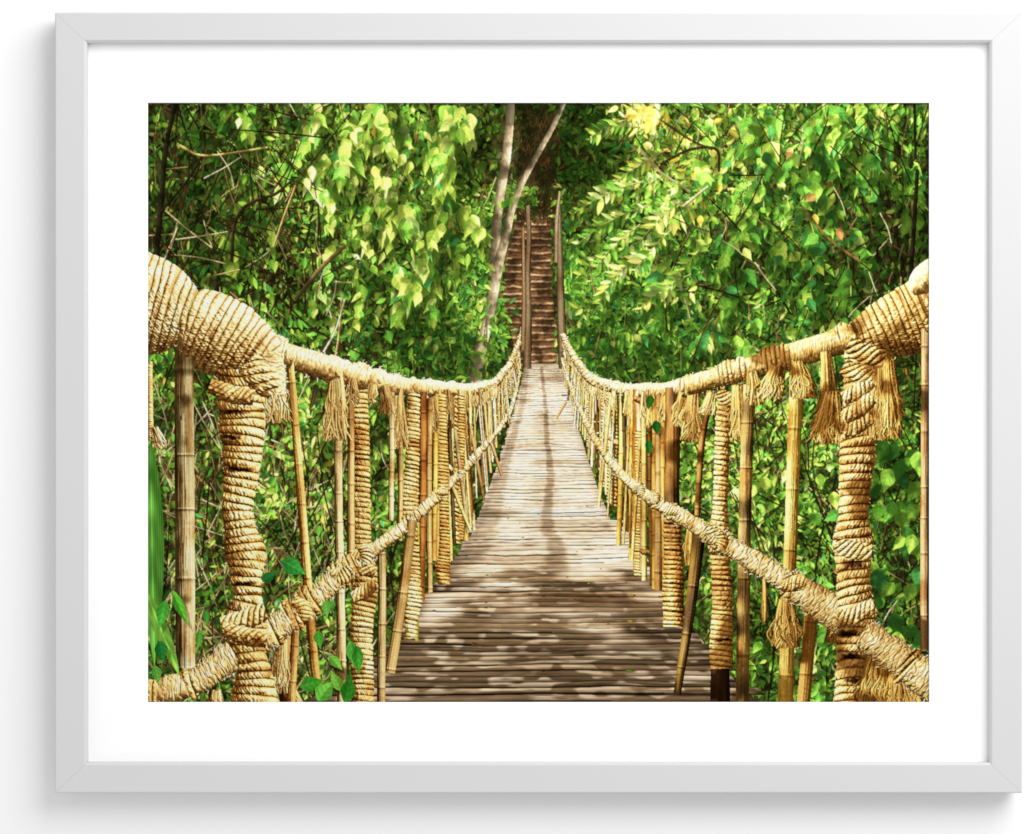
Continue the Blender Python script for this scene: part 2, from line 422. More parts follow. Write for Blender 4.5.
    # --- nearest, largest, sunniest leaves
    def heavy(n, dens, box, ls, k, hang, lj, shape='heart', asp=.62, ident=None, cols=None):
        c = 0
        for _ in range(n * 6):
            if c >= n: break
            x = rnd.uniform(box[0], box[2]); y = rnd.uniform(box[1], box[3])
            if rnd.random() > at(dens, x, y): continue
            c += 1
            spray(x, y, rnd.gauss(1.57, .6), rnd.uniform(20, 50), rnd.randint(3, 6), rnd.uniform(*ls), shape, asp, lambda a, b: k * lightat(a, b, .55), ident or M_TREE, hang=hang, lj=lj, stem=st_gr if rnd.random() < .5 else None, colf=cols, cast=.62)
    def garland(x, y, a, L, n, ls, k, droop, cols, ident, lj, asp=.6):
        """one drooping branch: a stem, its hanging leaves and the shade below it"""
        pts = [(x, y, .7)]; it = []; st = L / n; g0 = rnd.choice((.55, .85, 1.0, 1.0, 1.15, 1.25))
        for i in range(n):
            a += (1.57 - a) * droop / n + rnd.gauss(0, .10)
            x += math.cos(a) * st; y += math.sin(a) * st
            pts.append((x, y, .7 - .4 * i / n)); it.append((x, y, a, i / n))
        for x, y, a, t in it:                       # shade first
            shade_blob(x + 4, y + 8, ls * .62, ls * .8, .34)
        twig(pts, rnd.choice((st_gr, st_br)), .75, M_TWIG, .3)
        for x, y, a, t in it:
            for sd in (-1, 1):
                if rnd.random() < .14: continue
                l = k * g0 * (.35 + .65 * lightat(x, y, .4)) if lightat(x, y, 0) > .3 else lightat(x, y, .5)
                ln = ls * (1.08 - .4 * t) * rnd.uniform(.7, 1.15)
                la = 1.57 + sd * rnd.uniform(0, .6) + rnd.gauss(0, lj)
                g = l * (rnd.uniform(.8, 1.2) if rnd.random() < .7 else rnd.uniform(.2, .55))
                leaf(x + sd * rnd.uniform(0, ls * .35), y + rnd.gauss(0, 1.5), la, ln, ln * asp * rnd.choice((1, 1, .85, .6, .35)), cols(x, y, l), g, g * rnd.uniform(.45, 1), 'heart', ident, rnd.gauss(0, .35), .6, (2.5, 4.5))

    def garlands(n, dens, box, ls, k, lj, cols, ident, lean):
        ps = []
        while len(ps) < n:
            x = rnd.uniform(box[0], box[2]); y = rnd.uniform(box[1], box[3])
            if rnd.random() < at(dens, x, y): ps.append((x, y))
        ps.sort(key=lambda p: -p[1] + rnd.gauss(0, 30))
        for x, y in ps:
            garland(x, y, 1.57 + rnd.gauss(lean, .7), rnd.uniform(26, 64), rnd.randint(4, 8), rnd.uniform(*ls), k, rnd.uniform(.7, 2.2), cols, ident, lj)
    dn2 = blobs(0, [(410, 150, 90, 80, 1), (340, 140, 60, 50, .8), (440, 190, 50, 50, .9), (350, 230, 50, 50, .5), (488, 110, 18, 12, .6), (250, 120, 60, 30, .3), (400, 270, 50, 30, .6), (230, 220, 40, 40, .12)])
    dn2 *= blobs(1, [(484, 170, 18, 34, 0), (510, 250, 18, 200, 0), (470, 205, 10, 10, .3)])
    def limey(x, y, l):
        return pick((('lime', 1.1), ('green', 1.0), ('deep', .22), ('pale', .05), ('yellow', .05))) * rnd.uniform(.85, 1.12)
    garlands(62, dn2, (150, 92, 492, 300), (15, 25), .98, .22, limey, M_TREE, .1)
    dr2 = blobs(0, [(840, 130, 100, 50, 1), (760, 210, 80, 60, .75), (705, 270, 60, 40, .9), (880, 190, 40, 40, .35), (800, 270, 60, 40, .5), (900, 120, 40, 40, .8), (715, 320, 40, 26, .6)])
    garlands(62, dr2, (655, 92, 932, 340), (14, 23), .92, .45, leafcol, M_TREE, .5)
    dl3 = blobs(.06, [(320, 450, 60, 60, .8), (390, 430, 30, 40, .6), (770, 470, 60, 90, .8), (700, 450, 40, 60, .5), (880, 480, 50, 70, .5), (820, 600, 50, 60, .5), (320, 620, 50, 50, .5)])
    garlands(46, dl3, (148, 390, 932, 690), (9, 15), .95, .5, leafcol, M_BUSH, .2)
    brush(90, (148, 400, 420, 702), pale, .7, (.22, .45), 20, 80, .75)
    brush(50, (148, 390, 420, 702), dark, .5, (.4, 1.0), 40, 140, .35)
    brush(60, (148, 105, 330, 320), dark, .5, (.3, .9), 30, 110, .8)
    brush(22, (150, 105, 330, 340), pale, .5, (.18, .36), 14, 44, .8)
    brush(18, (660, 110, 928, 380), pale, .45, (.18, .34), 12, 40, .9)
    brush(40, (640, 110, 928, 380), dark, .5, (.3, .8), 30, 90, .8)
    brush(60, (690, 400, 928, 702), dark, .4, (.3, .9), 40, 130, .5)
    # feathery compound sprays reaching over the stairs
    def pinnate(x, y, a, L, n, ls, droop=.5, k=1.0):
        st = L / n; pts = [(x, y, .6)]; it = []
        for i in range(n):
            a += droop / n * math.cos(a) * (1 if math.cos(a) > 0 else 1); x += math.cos(a) * st; y += math.sin(a) * st
            pts.append((x, y, .5 - .3 * i / n)); f = .55 + .9 * math.sin(math.pi * (i + .8) / (n + .8))
            it.append((x, y, a, f))
        twig(pts, lin((170, 160, 96)), .7, M_SPRAY, .3)
        for x, y, a, f in it:
            l = k * max(lightat(x, y, .4), rnd.uniform(.45, .95))
            for sd in (-1, 1):
                c = pick((('pale', .5), ('lime', .6), ('green', .7), ('deep', .2), ('yellow', .08)))
                g = l * (rnd.uniform(.75, 1.25) if rnd.random() < .6 else rnd.uniform(.15, .5)); ln = ls * f * rnd.uniform(.7, 1.15)
                leaf(x + rnd.gauss(0, .7), y + rnd.gauss(0, .7), a + sd * rnd.uniform(.45, 1.1), ln, ln * rnd.uniform(.22, .40), c * .85, g, g * rnd.uniform(.55, 1), 'lance', M_SPRAY, rnd.gauss(0, .15), .5)
    for (x, y, a, L, n, ls) in ((668, 150, 2.75, 90, 13, 11), (660, 178, 3.0, 95, 14, 11), (650, 205, 2.9, 80, 12, 11), (640, 225, 2.6, 60, 10, 10), (655, 130, 3.4, 60, 10, 10),
                                (690, 195, 2.6, 70, 11, 11), (650, 250, 2.7, 50, 9, 10), (636, 118, 3.0, 50, 9, 10), (672, 230, 2.5, 55, 9, 11), (700, 250, 2.4, 60, 10, 11), (620, 270, 2.3, 40, 8, 9), (690, 275, 2.8, 60, 9, 10)):
        pinnate(x, y, a, L, n, ls)
    # yellow cluster at the top
    for k in range(26):
        x = rnd.gauss(643, 10); y = rnd.gauss(112, 6); L = rnd.uniform(9, 15)
        leaf(x, y, rnd.gauss(1.57, .6), L, L * .5, pick((('yellow', 1), ('dry', .12))), rnd.uniform(.7, 1.15), rnd.uniform(.6, 1), 'oval', M_SPRAY)
    # single yellow and rusty leaves
    for (x, y, L, c) in ((312, 166, 17, 'yellow'), (306, 178, 14, 'yellow'), (374, 166, 17, 'yellow'), (380, 176, 16, 'lime'), (352, 132, 14, 'yellow'), (814, 214, 14, 'yellow'), (838, 228, 15, 'dry'), (792, 148, 14, 'dry'), (240, 118, 12, 'yellow'), (700, 215, 13, 'yellow'), (709, 118, 10, 'yellow')):
        leaf(x, y, rnd.gauss(1.5, .3), L, L * .5, rnd.choice(PAL[c]), rnd.uniform(.9, 1.2), rnd.uniform(.6, .9), 'heart', M_TREE, .2)
    # branches in front
    for pts, c, l in (([(176, 103, 2.2), (166, 150, 2.2), (162, 200, 2.6), (156, 262, 2.8)], dark[1], .5), ([(160, 214, 1.1), (190, 178, 1.2), (204, 152, 1.1)], dark[1], .4), ([(232, 262, 1.6), (235, 225, 1.5), (248, 205, 1.5), (276, 194, 1.4), (292, 181, 1.0)], dark[0], .5),
                      ([(296, 300, 1.7), (320, 270, 2.0), (345, 246, 2.0)], lin((110, 90, 60)), .6), ([(166, 211, .5), (186, 228, .45), (212, 248, .4)], pale[0], .5), ([(176, 240, .5), (205, 236, .45), (228, 232, .3)], pale[0], .55),
                      ([(164, 262, .45), (178, 228, .45)], pale[0], .5), ([(172, 255, .4), (200, 258, .4), (226, 264, .3)], pale[0], .5), ([(214, 276, .5), (240, 270, .4)], pale[2], .7), ([(180, 146, 1.0), (206, 156, .9), (268, 148, .7)], lin((190, 160, 90)), .8), ([(306, 186, .45), (322, 207, .5)], pale[1], 1), ([(274, 247, .8), (285, 215, .8), (296, 186, .7)], lin((170, 130, 80)), .8),
                      ([(660, 165, 1.2), (690, 150, 1.2), (716, 150, 1.2), (719, 172, .9)], dark[0], .6), ([(683, 207, 1.4), (708, 187, 1.0)], lin((190, 170, 130)), .8), ([(660, 120, .9), (690, 140, .9), (712, 150, .8)], dark[0], .7),
                      ([(800, 205, .9), (830, 240, 1.0), (860, 262, .9)], lin((120, 96, 50)), .7), ([(914, 103, 1.2), (915, 160, 1.2)], dark[1], .4), ([(905, 330, 2.0), (912, 250, 2.2), (917, 170, 1.8)], dark[1], .4), ([(640, 150, .9), (660, 172, 1.0), (690, 192, .9)], lin((170, 150, 110)), .8),
                      ([(148, 225, .7), (180, 262, .7), (212, 300, .7)], dark[0], .6), ([(330, 380, 1.0), (338, 345, .9), (342, 300, .7)], pale[2], .9), ([(324, 352, .8), (336, 330, .7), (345, 300, .6)], pale[1], .95)):
        twig(pts, c, l, M_TWIG)
    # larger leaves right behind the right railing
    for k in range(46):
        x = rnd.uniform(866, 930); y = rnd.uniform(440, 640); L = rnd.uniform(17, 28); l = rnd.choice((.10, .16, .25, .25, .6))
        leaf(x, y, rnd.gauss(1.8, .6), L, L * .62, pick((('deep', 1), ('green', .6))), l, l * rnd.uniform(.5, .9), 'heart', M_BUSH, rnd.gauss(0, .2), .6)
    for k in range(13):
        x = rnd.uniform(735, 860); y = rnd.uniform(420, 700); L = rnd.uniform(14, 20); l = rnd.choice((.4, .7, 1.0))
        leaf(x, y, rnd.gauss(1.8, .6), L, L * .62, pick((('deep', .5), ('green', .8), ('lime', .5))), l, l * rnd.uniform(.5, .9), 'heart', M_BUSH, rnd.gauss(0, .2), .6)


def near_leaves():
    """leaves in front of the railing"""
        # long blade at the left edge
    bl = motif('grass_blade', 'long bright green blade at the left edge')
    for (x, y, a, L, wd, c, l) in ((151, 440, 1.56, 226, 24, (104, 164, 66), .7), (146, 590, 1.2, 92, 15, (140, 196, 80), .75)):
        leaf(x, y, a, L, wd, lin(c), l * .8, l, 'lance', bl, 0.05, .5)
    for (x, y, a, L, wd, c, l) in ((282, 560, .5, 32, 20, (70, 165, 70), .9), (262, 580, -.4, 20, 12, (60, 150, 70), .6), (300, 686, -.25, 30, 18, (96, 190, 70), .9), (318, 700, -1.0, 30, 20, (120, 205, 80), 1.0), (340, 690, -1.9, 26, 14, (150, 220, 90), 1.0),
                                   (350, 640, 1.4, 34, 14, (110, 195, 80), .9), (357, 645, 1.5, 34, 13, (90, 180, 70), .85), (330, 655, .9, 22, 12, (130, 205, 80), .9), (318, 630, 1.5, 22, 12, (100, 190, 70), .85), (165, 600, 1.7, 34, 16, (90, 190, 70), .8), (160, 640, 1.4, 26, 15, (60, 160, 70), .7),
                                   (173, 590, 1.2, 46, 12, (110, 200, 70), .85), (200, 630, 1.7, 20, 9, (120, 200, 80), .8), (206, 610, 1.5, 16, 8, (90, 180, 70), .7), (345, 702, -1.3, 36, 17, (80, 175, 60), .8), (155, 665, 1.3, 22, 12, (120, 200, 80), .8), (334, 600, 2.2, 22, 11, (110, 195, 80), .9), (325, 600, 1.4, 20, 11, (130, 205, 90), .9),
                                   (650, 395, 1.6, 16, 10, (90, 170, 70), .6), (655, 420, 1.4, 18, 11, (70, 150, 70), .5), (648, 440, 1.5, 16, 9, (70, 160, 70), .6)):
        leaf(x, y, a, L * .9, wd * .85, lin(c) * np.array([1.0, .9, .95], F32), l * rnd.uniform(.4, .85), l * rnd.uniform(.3, .65), 'heart' if wd > 10 else 'oval', motif('leaf', 'large sunlit green leaf overlapping the railing'), rnd.gauss(0, .15), .5)
    # leaf litter lying on the deck
    for k in range(46):
        z = rnd.uniform(2.9, 9); y = ydeck(z); x = CX + rnd.uniform(-.55, .58) * FOC / z
        L = 26 / z * rnd.uniform(.5, 1.1)
        leaf(x, y, rnd.choice((0, 3.14)) + rnd.gauss(0, .4), L, L * .34, rnd.choice(PAL['dry'] + PAL['yellow'][:1] + PAL['green'][:1]) * .8, .45 if z < 4.9 else .85, .3, 'oval', None, .2, .3, (.6, .8))


# ------------------------------------------------------------------------------------------------ printed bridge
FOC = 900.0; CX, CY = 541.0, 365.0       # the printed view: focal length and vanishing point in layout units
Q = []                                   # surface samples of the bridge


def zside(px):
    return 648.0 / max(abs(px - CX), 14)


def emit(px, py, z, n, alb, cav, ident):
    px = px.ravel(); ok = (px > X0 - 3) & (px < X1 + 3) & (py.ravel() > Y0 - 3) & (py.ravel() < Y1 + 3)
    if not ok.any():
        return
    sh = (px.size,)
    Q.append((px[ok].astype(F32), py.ravel()[ok].astype(F32), np.broadcast_to(z, cav.shape).ravel()[ok].astype(F32), n.reshape(-1, 3)[ok].astype(F32),
              alb.reshape(-1, 3)[ok].astype(F32), cav.ravel()[ok].astype(F32), np.full(int(ok.sum()), ident, np.int16)))


TUBE_SEED = [0]


def tube(pts, kind, col, ident, z=None, zk=1.0, pitch=8.0, slant=0.25, amp=0.16, knots=(), lump=0.0, dark=0.0, fuzz=0, step=0.38, vary=.22, tip=None, twist=True, gaps=()):
    """a round member along pts = (x, y, radius); kind = coil | bamboo | jute | wood"""
    TUBE_SEED[0] += 1; sd = TUBE_SEED[0] * 17.3
    c = spline(pts, step)
    d = np.gradient(c[:, :2], axis=0); ln = np.linalg.norm(d, axis=1); d /= ln[:, None] + 1e-9
    s = np.cumsum(ln)[:, None]
    r = c[:, 2:3].copy()
    if lump:
        r = r * (1 + lump * (noise(s * .9 / r.mean() + sd, s * 0 + sd) - .5) * 2)
    for kx, kw, ka in knots:
        r = r * (1 + ka * np.exp(-((s / s[-1] - kx) / kw) ** 2))
    nt = max(5, int(math.pi * r.max() / step))
    th = np.linspace(-1.52, 1.52, nt)[None, :]
    sn, cs = np.sin(th), np.cos(th)
    zz = zk * np.array([zside(x) for x in c[:, 0]])[:, None] if z is None else np.interp(np.linspace(0, 1, len(c)), np.linspace(0, 1, len(np.atleast_1d(z))), np.atleast_1d(z))[:, None]
    T = th * r
    ones = np.ones_like(T)
    alb = np.ones(T.shape + (3,), F32) * lin(col)
    n1 = noise(s * .35 + sd, T * .35 + sd); n2 = noise(s * 1.1 + sd, T * 1.1 + 3)
    if kind == 'coil':
        wob = (noise(s * .10 + sd, T * .022 + sd) - .5) * .5 + (noise(s * .3 + sd, T * .06 + sd) - .5) * .22
        q = s / pitch + slant * th / 1.57 + wob + .10 * np.cos(th)
        fr = q - np.floor(q); ci = np.floor(q)
        h01 = noise(ci * 1.37 + sd, ones * sd)
        prof = np.sqrt(np.clip(1 - (2 * fr - 1) ** 2, 0, 1))
        h = amp * pitch * 1.6 * prof * (.45 + 1.1 * h01) + pitch * .30 * (noise(ci * 2.1 + sd, th * .9 + ci) - .5) + pitch * .22 * (noise(s * .6 / pitch * 4 + sd, T * .5) - .5)
        if twist and pitch > 3.0:
            tw = T / (pitch * .40) + fr * 1.5 * (1 if slant >= 0 else -1) + ci * .37
            ft = tw - np.floor(tw); st = np.sqrt(np.clip(1 - (2 * ft - 1) ** 2, 0, 1))
            h = h + amp * pitch * .34 * st * prof
            fib = (.80 + .2 * st)
        else:
            fib = 1.0
        loose = np.clip(noise(ci * .83 + sd + 60, T * .03) * 3 - 1.7, 0, 1)
        cav = (.04 + .96 * np.clip(prof * 1.12, 0, 1) ** 1.3) * fib * (1 - .75 * loose * (fr > .55))
        alb *= ((1 - vary) + 2 * vary * h01)[..., None] * (.80 + .40 * n2)[..., None]
        dirt = np.clip(noise(s * .035 + sd + 31, T * .05 + 7) * .6 + noise(s * .14 + sd, T * .16) * .5 - .52, 0, .5)[..., None]
        alb *= 1 - dirt * np.array([.9, 1.15, 1.4], F32)
        hot = np.array([.95, .72, .40], F32)
        alb *= 1 + (hot - 1) * (np.clip(1 - cav, 0, 1) * .8)[..., None]
    elif kind == 'jute':
        q = s / pitch + slant * th / 1.57 + (noise(s * .2 + sd, T * .15) - .5) * 1.3
        fr = q - np.floor(q); prof = np.sqrt(np.clip(1 - (2 * fr - 1) ** 2, 0, 1))
        f2 = noise(T * .22 + s * .12 + sd, s * 1.4 + T * .35); f3 = noise(T * .5 + sd, s * .25 + 7)
        h = amp * pitch * .8 * prof + .45 * (n1 - .5) * min(2.0, r.mean() * .12) + .5 * (f2 - .5)
        cav = (.70 + .30 * prof) * (.70 + .42 * f2) * (.8 + .3 * f3)
        alb *= (.76 + .48 * n1)[..., None] * (.86 + .28 * n2)[..., None]
        dirt = np.clip(noise(s * .05 + sd + 31, T * .06 + 7) * .6 + noise(s * .2 + sd, T * .2) * .5 - .55, 0, .5)[..., None]
        alb *= 1 - dirt * np.array([.8, 1.1, 1.4], F32)
        alb *= 1 + (np.array([.97, .78, .50], F32) - 1) * (np.clip(1.05 - cav, 0, 1) * .9)[..., None]
    else:
        fibre = noise(s * .03 + sd, T * (1.6 if kind == 'bamboo' else 1.0) + sd)
        blot = noise(s * .035 + sd + 9, T * .12 + sd)
        gap = 64 * max(.4, r.mean() / 7)
        qn = s / gap + sd + .8 * (noise(s / gap * .6 + sd, s * 0 + 3) - .5); fn = (qn - np.floor(qn)) - .5
        node = np.exp(-(fn * gap / max(1.0, r.mean() * .16)) ** 2) if kind == 'bamboo' else 0 * s
        h = (fibre - .5) * .5 * min(1.5, r.mean() * .2) + node * r.mean() * .07 * ones
        cav = np.clip((.72 + .42 * fibre) * (1 - .35 * np.exp(-((fn * gap - r.mean() * .25) / max(1.2, r.mean() * .2)) ** 2) * (kind == 'bamboo')), 0, 1.1) * ones
        tint = np.array([.60, .47, .34], F32) if kind == 'bamboo' else np.array([.6, .5, .42], F32)
        k = np.clip((blot - .45) * 2.6 + (n1 - .5) * .5, 0, 1)[..., None]
        alb = alb * (1 + (tint - 1) * k) * (.86 + .28 * n2)[..., None]
    for gx, gy, gw, gh in gaps:                      # turns that gape and show the dark post
        X_ = c[:, 0:1] - d[:, 1:2] * sn * r; Y_ = c[:, 1:2] + d[:, 0:1] * sn * r
        k = np.exp(-(np.abs(X_ - gx) / gw) ** 4 - (np.abs(Y_ - gy + (noise(X_ * .3 + gy, Y_ * .3) - .5) * 3) / gh) ** 4)
        alb *= 1 - np.array([.80, .86, .90], F32) * k[..., None]; cav = cav * (1 - .6 * k)
    if dark:
        alb *= (1 - dark * np.clip(noise(s * .05 + sd + 4, T * .1) * 2 - .6, 0, 1))[..., None]
    R = r + h * .55
    off = sn * R
    px = c[:, 0:1] - d[:, 1:2] * off; py = c[:, 1:2] + d[:, 0:1] * off
    zp = zz - cs * R * zz / FOC
    pv = np.stack([-d[:, 1], d[:, 0]], 1)
    n = np.empty(T.shape + (3,), F32)
    hs = np.gradient(h, axis=0) / np.maximum(ln[:, None], 1e-3); ht = np.gradient(h, axis=1) / np.maximum(np.gradient(T, axis=1), 1e-3)
    k = 1.0
    n[..., 0] = sn * pv[:, 0:1] - k * hs * d[:, 0:1] - k * ht * cs * pv[:, 0:1]
    n[..., 1] = sn * pv[:, 1:2] - k * hs * d[:, 1:2] - k * ht * cs * pv[:, 1:2]
    n[..., 2] = -cs - k * ht * sn
    n /= np.linalg.norm(n, axis=2)[..., None]
    emit(px, py, zp, n, alb, cav, ident)
    if fuzz:
        m = int(fuzz * s[-1, 0])
        fibres([(float(c[i, 0] - d[i, 1] * sg * r[i, 0] * .93), float(c[i, 1] + d[i, 0] * sg * r[i, 0] * .93), sg, i) for i, sg in ((rnd.randrange(len(c)), rnd.choice((-1, 1))) for _ in range(m))], c, d, r, zz, col, ident)


def strand(p, rr, col, z, ident, cavs=1.0):
    c = spline([(a, b, rr) for a, b in p], .38)
    d = np.gradient(c[:, :2], axis=0); d /= np.linalg.norm(d, axis=1)[:, None] + 1e-9
    k = np.linspace(-.95, .95, max(3, int(rr * 2 / .36)))[None, :]
    t = np.linspace(0, 1, len(c))[:, None]
    rad = rr * (1 - .35 * t)
    px = c[:, 0:1] - d[:, 1:2] * rad * k; py = c[:, 1:2] + d[:, 0:1] * rad * k
    n = np.stack([-d[:, 1:2] * k, d[:, 0:1] * k, -np.sqrt(1 - k * k) * np.ones_like(px)], -1)
    alb = np.ones(px.shape + (3,), F32) * lin(col) * rnd.uniform(.7, 1.2)
    emit(px, py, np.full(px.shape, z) - rr * z / FOC * np.sqrt(1 - k * k), n, alb, np.full(px.shape, cavs, F32) * (.8 + .35 * noise(px * .8, py * .8)), ident)


def fibres(items, c, d, r, zz, col, ident):
    for x, y, sg, i in items:
        a = math.atan2(d[i, 0] * sg, -d[i, 1] * sg) + rnd.gauss(0, .8); L = rnd.uniform(1.5, 4.5) * min(1.2, .35 + r[i, 0] / 16)
        strand([(x, y), (x + math.cos(a) * L * .6, y + math.sin(a) * L * .6), (x + math.cos(a + .4) * L, y + math.sin(a + .4) * L)], .34, col, float(zz[i, 0]), ident, .95)


def tint(c, k):
    return tuple(v * k for v in c)


def tassel(x, y0, y1, w, col, ident, n=None, flare=1.35, lean=0.0, zoff=.06, neck=None):
    z = zside(x) - zoff
    n = n or int(26 + w * 5)
    for k in range(n):
        a = rnd.uniform(-1, 1); dep = rnd.random()
        xa = x + a * w * .75; xb = x + lean + a * w * flare + rnd.gauss(0, w * .12)
        yb = y1 + 3 - rnd.random() ** 1.5 * (y1 - y0) * .42
        ym = y0 + (yb - y0) * .45
        xm = x + lean * .5 + a * w * (neck or 1.05) + rnd.gauss(0, w * .08)
        y3 = y0 + (yb - y0) * .75
        strand([(xa, y0 + rnd.uniform(-1, 2)), (xm, ym), (xm * .45 + xb * .55 + rnd.gauss(0, w * .30), y3), (xb + rnd.gauss(0, w * .34), yb)], rnd.uniform(.5, 1.5), tint(col, rnd.uniform(.66, 1.06)), z - dep * .03 - .02 * (1 - a * a), ident, .22 + .85 * dep)


ROPE = (236, 192, 126); ROPE_L = (247, 212, 154); ROPE_D = (224, 174, 106); BAM = (222, 196, 126); BAM_B = (178, 148, 100); BAM_G = (196, 178, 136); WOOD = (140, 108, 66)


def deck_table():
    zs = np.array([2.3, 2.77, 4.7, 6.5, 8.8, 11.2, 14.2, 19, 24, 29.5]); ys = np.array([742, 702, 600, 552, 507, 472, 440, 405, 383, 362])
    return zs, ys


def ydeck(z):
    zs, ys = deck_table(); return float(np.interp(z, zs, ys))


def yrail(px):
    if px < CX:
        return float(np.interp(px, [148, 190, 225, 255, 275, 330, 400, 430, 470, 495, 510, 520, 524], [308, 318, 338, 352, 352, 369, 386, 388, 390, 383, 365, 340, 324]))
    return float(np.interp(px, [558, 565, 575, 590, 615, 660, 690, 735, 780, 840, 880, 929], [324, 340, 360, 378, 389, 391, 386, 371, 359, 341, 325, 300]))


def ylow(px):
    if px < CX:
        return float(np.interp(px, [148, 190, 262, 300, 340, 365, 400, 430, 450, 470, 490, 505, 515, 522], [695, 684, 637, 610, 575, 556, 530, 503, 484, 462, 440, 420, 400, 360]))
    return float(np.interp(px, [560, 568, 580, 600, 625, 660, 690, 720, 760, 800, 830, 870, 929], [350, 380, 410, 447, 478, 505, 522, 541, 565, 590, 610, 638, 684]))


def build_bridge():
    # ---------------- gate posts and far end
    g = motif('gate_post', 'tall weathered timber post on the left of the stairs'); g2 = motif('gate_post', 'tall weathered timber post on the right of the stairs')
    tube([(528, 206, 2.2), (529, 240, 2.5), (527.4, 275, 3), (528, 320, 3.7), (527, 368, 4.4)], 'wood', (112, 98, 78), g, z=30.6)
    tube([(523, 228, 1.4), (524, 300, 2), (523, 350, 2.4)], 'wood', (118, 98, 70), g, z=30.5)
    tube([(560, 192, 1.2), (557, 222, 1.8), (556, 262, 1.8)], 'wood', (140, 124, 100), g2, z=30.6)
    tube([(559, 205, 1.8), (560, 260, 3), (561, 320, 4.2), (563, 368, 4.4)], 'wood', (112, 98, 78), g2, z=30.65)

    # ---------------- posts, sticks and ropes, from far to near
    lat = motif('baluster', 'close-set far bamboo balusters'); idl = lat
    for side in (-1, 1):
        z = 29.0
        while z > 6.2:
            px = CX + side * 648 / z * rnd.uniform(.985, 1.02)
            yt = yrail(px) + 1; yb = ydeck(z) + 34 / z + rnd.uniform(-6, 10) * 4 / z
            rr = max(.7, 900 * .0118 / z * rnd.uniform(.55, 1.5))
            tl = rnd.gauss(0, 55) / z
            k = rnd.random()
            if k < .13:
                tube([(px, yt, rr * 1.2), (px + tl * .1, yt * .7 + yb * .3, rr * 1.25), (px + tl * .2, (yt + yb) / 2, rr * 1.9), (px + tl * .1, yt * .4 + yb * .6, rr * 1.2), (px + tl * .15, yb, rr * 1.5)], 'coil', rnd.choice((ROPE, ROPE_D, ROPE)), idl, z=z, pitch=max(1.7, 34 / z), amp=.22, vary=.3)
            else:
                tube([(px, yt, rr), (px + tl * .5, (yt + yb) / 2, rr), (px + tl, yb, rr * .9)], 'bamboo', rnd.choice((BAM, (232, 216, 166), (150, 112, 56), (200, 168, 104), (240, 218, 146), (240, 226, 180), (112, 84, 44), (96, 76, 44), (176, 150, 104))), idl, z=z * rnd.uniform(.985, 1.02))
            if rnd.random() < .5:
                yk = yt + (yb - yt) * rnd.choice((.05, .45, .5, .55, .9)); kw = rr * rnd.uniform(1.2, 2.0)
                tube([(px - kw, yk + rnd.gauss(0, 1) * rr, rr * .8), (px, yk, rr * 1.3), (px + kw, yk + rnd.gauss(0, 1) * rr, rr * .8)], 'jute', rnd.choice((ROPE, ROPE_D, (150, 108, 60))), idl, z=z * .985, pitch=2)
            if rnd.random() < .5:
                tassel(px, yt, yt + 150 / z, 22 / z, ROPE, idl, n=9, zoff=.08)
            z -= rnd.uniform(.09, .42)
    lean = [((462, 418), (449, 476), 2.4, ROPE_L), ((446, 470), (470, 530), 1.6, BAM), ((470, 425), (484, 500), 1.5, BAM_B), ((487, 430), (502, 476), 1.4, BAM_B), ((455, 430), (468, 532), 1.7, BAM_G), ((566, 402), (556, 419), 1.0, BAM), ((640, 440), (632, 560), 1.6, BAM)]
    for a, b, r, c in lean:
        tube([(a[0], a[1], r), (b[0], b[1], r * .9)], 'bamboo', c, idl, z=zside(a[0]) - .12)

    def baluster(pts, col, z=None, kind='bamboo', label=None, **kw):
        m = motif('baluster', label); tube(pts, kind, col, m, z=z, **kw)
    # left side, near balusters
    baluster([(184, 345, 9), (185, 480, 9.5), (186, 690, 9.5)], (176, 160, 122), z=1.83)
    baluster([(290, 360, 3.6), (296, 430, 3.8), (303, 520, 4.2), (312, 640, 4.4), (318, 690, 4.2)], (206, 166, 100), z=2.6)
    baluster([(338, 430, 3.8), (339, 520, 4), (341, 620, 4.3), (342, 704, 4.6)], (196, 172, 128), z=3.15)
    baluster([(351, 395, 3.2), (351, 480, 3.4), (351, 560, 3.6)], BAM_B, z=3.45)
    baluster([(382, 552, 3.8), (382, 620, 4), (381, 704, 4)], (170, 146, 104), z=4.05)
    baluster([(412, 520, 4.6), (402, 600, 5), (390, 672, 5)], BAM_B, z=4.4)
    baluster([(286, 620, 5), (285, 704, 5.2)], (150, 112, 66), z=2.5)
    baluster([(296, 625, 3.6), (291, 704, 4.2)], (190, 150, 92), z=2.45)
    baluster([(150, 362, 2.6), (151, 440, 2.6)], ROPE_D, z=1.66, kind='jute', pitch=3)
    for x0, y0, x1, y1, r, c in ((392, 392, 391, 520, 2.6, BAM_G), (423, 392, 421, 600, 3.6, (150, 104, 52)), (430, 392, 430, 592, 2.6, BAM_B), (401, 392, 400, 540, 2.4, BAM_B), (452, 394, 450, 560, 2.8, BAM), (436, 394, 434, 560, 2.6, (214, 178, 98)), (417, 520, 416, 640, 2.6, (170, 170, 80)), (470, 394, 466, 540, 2.4, BAM), (464, 400, 474, 530, 1.9, BAM_G)):
        baluster([(x0, y0, r), ((x0 + x1) / 2 + rnd.gauss(0, 1), (y0 + y1) / 2, r), (x1, y1, r)], c)
    # right side
    baluster([(926, 330, 4.6), (925, 500, 4.6), (925, 650, 4.6)], (168, 138, 98), z=1.72)
    baluster([(797, 362, 6.6), (794, 440, 6.6), (791, 520, 6.2), (788, 610, 6.6), (785, 704, 7.6)], (226, 190, 110), z=2.62)
    baluster([(811, 612, 6), (807, 660, 6.2), (803, 704, 6.4)], (200, 160, 92), z=2.45)
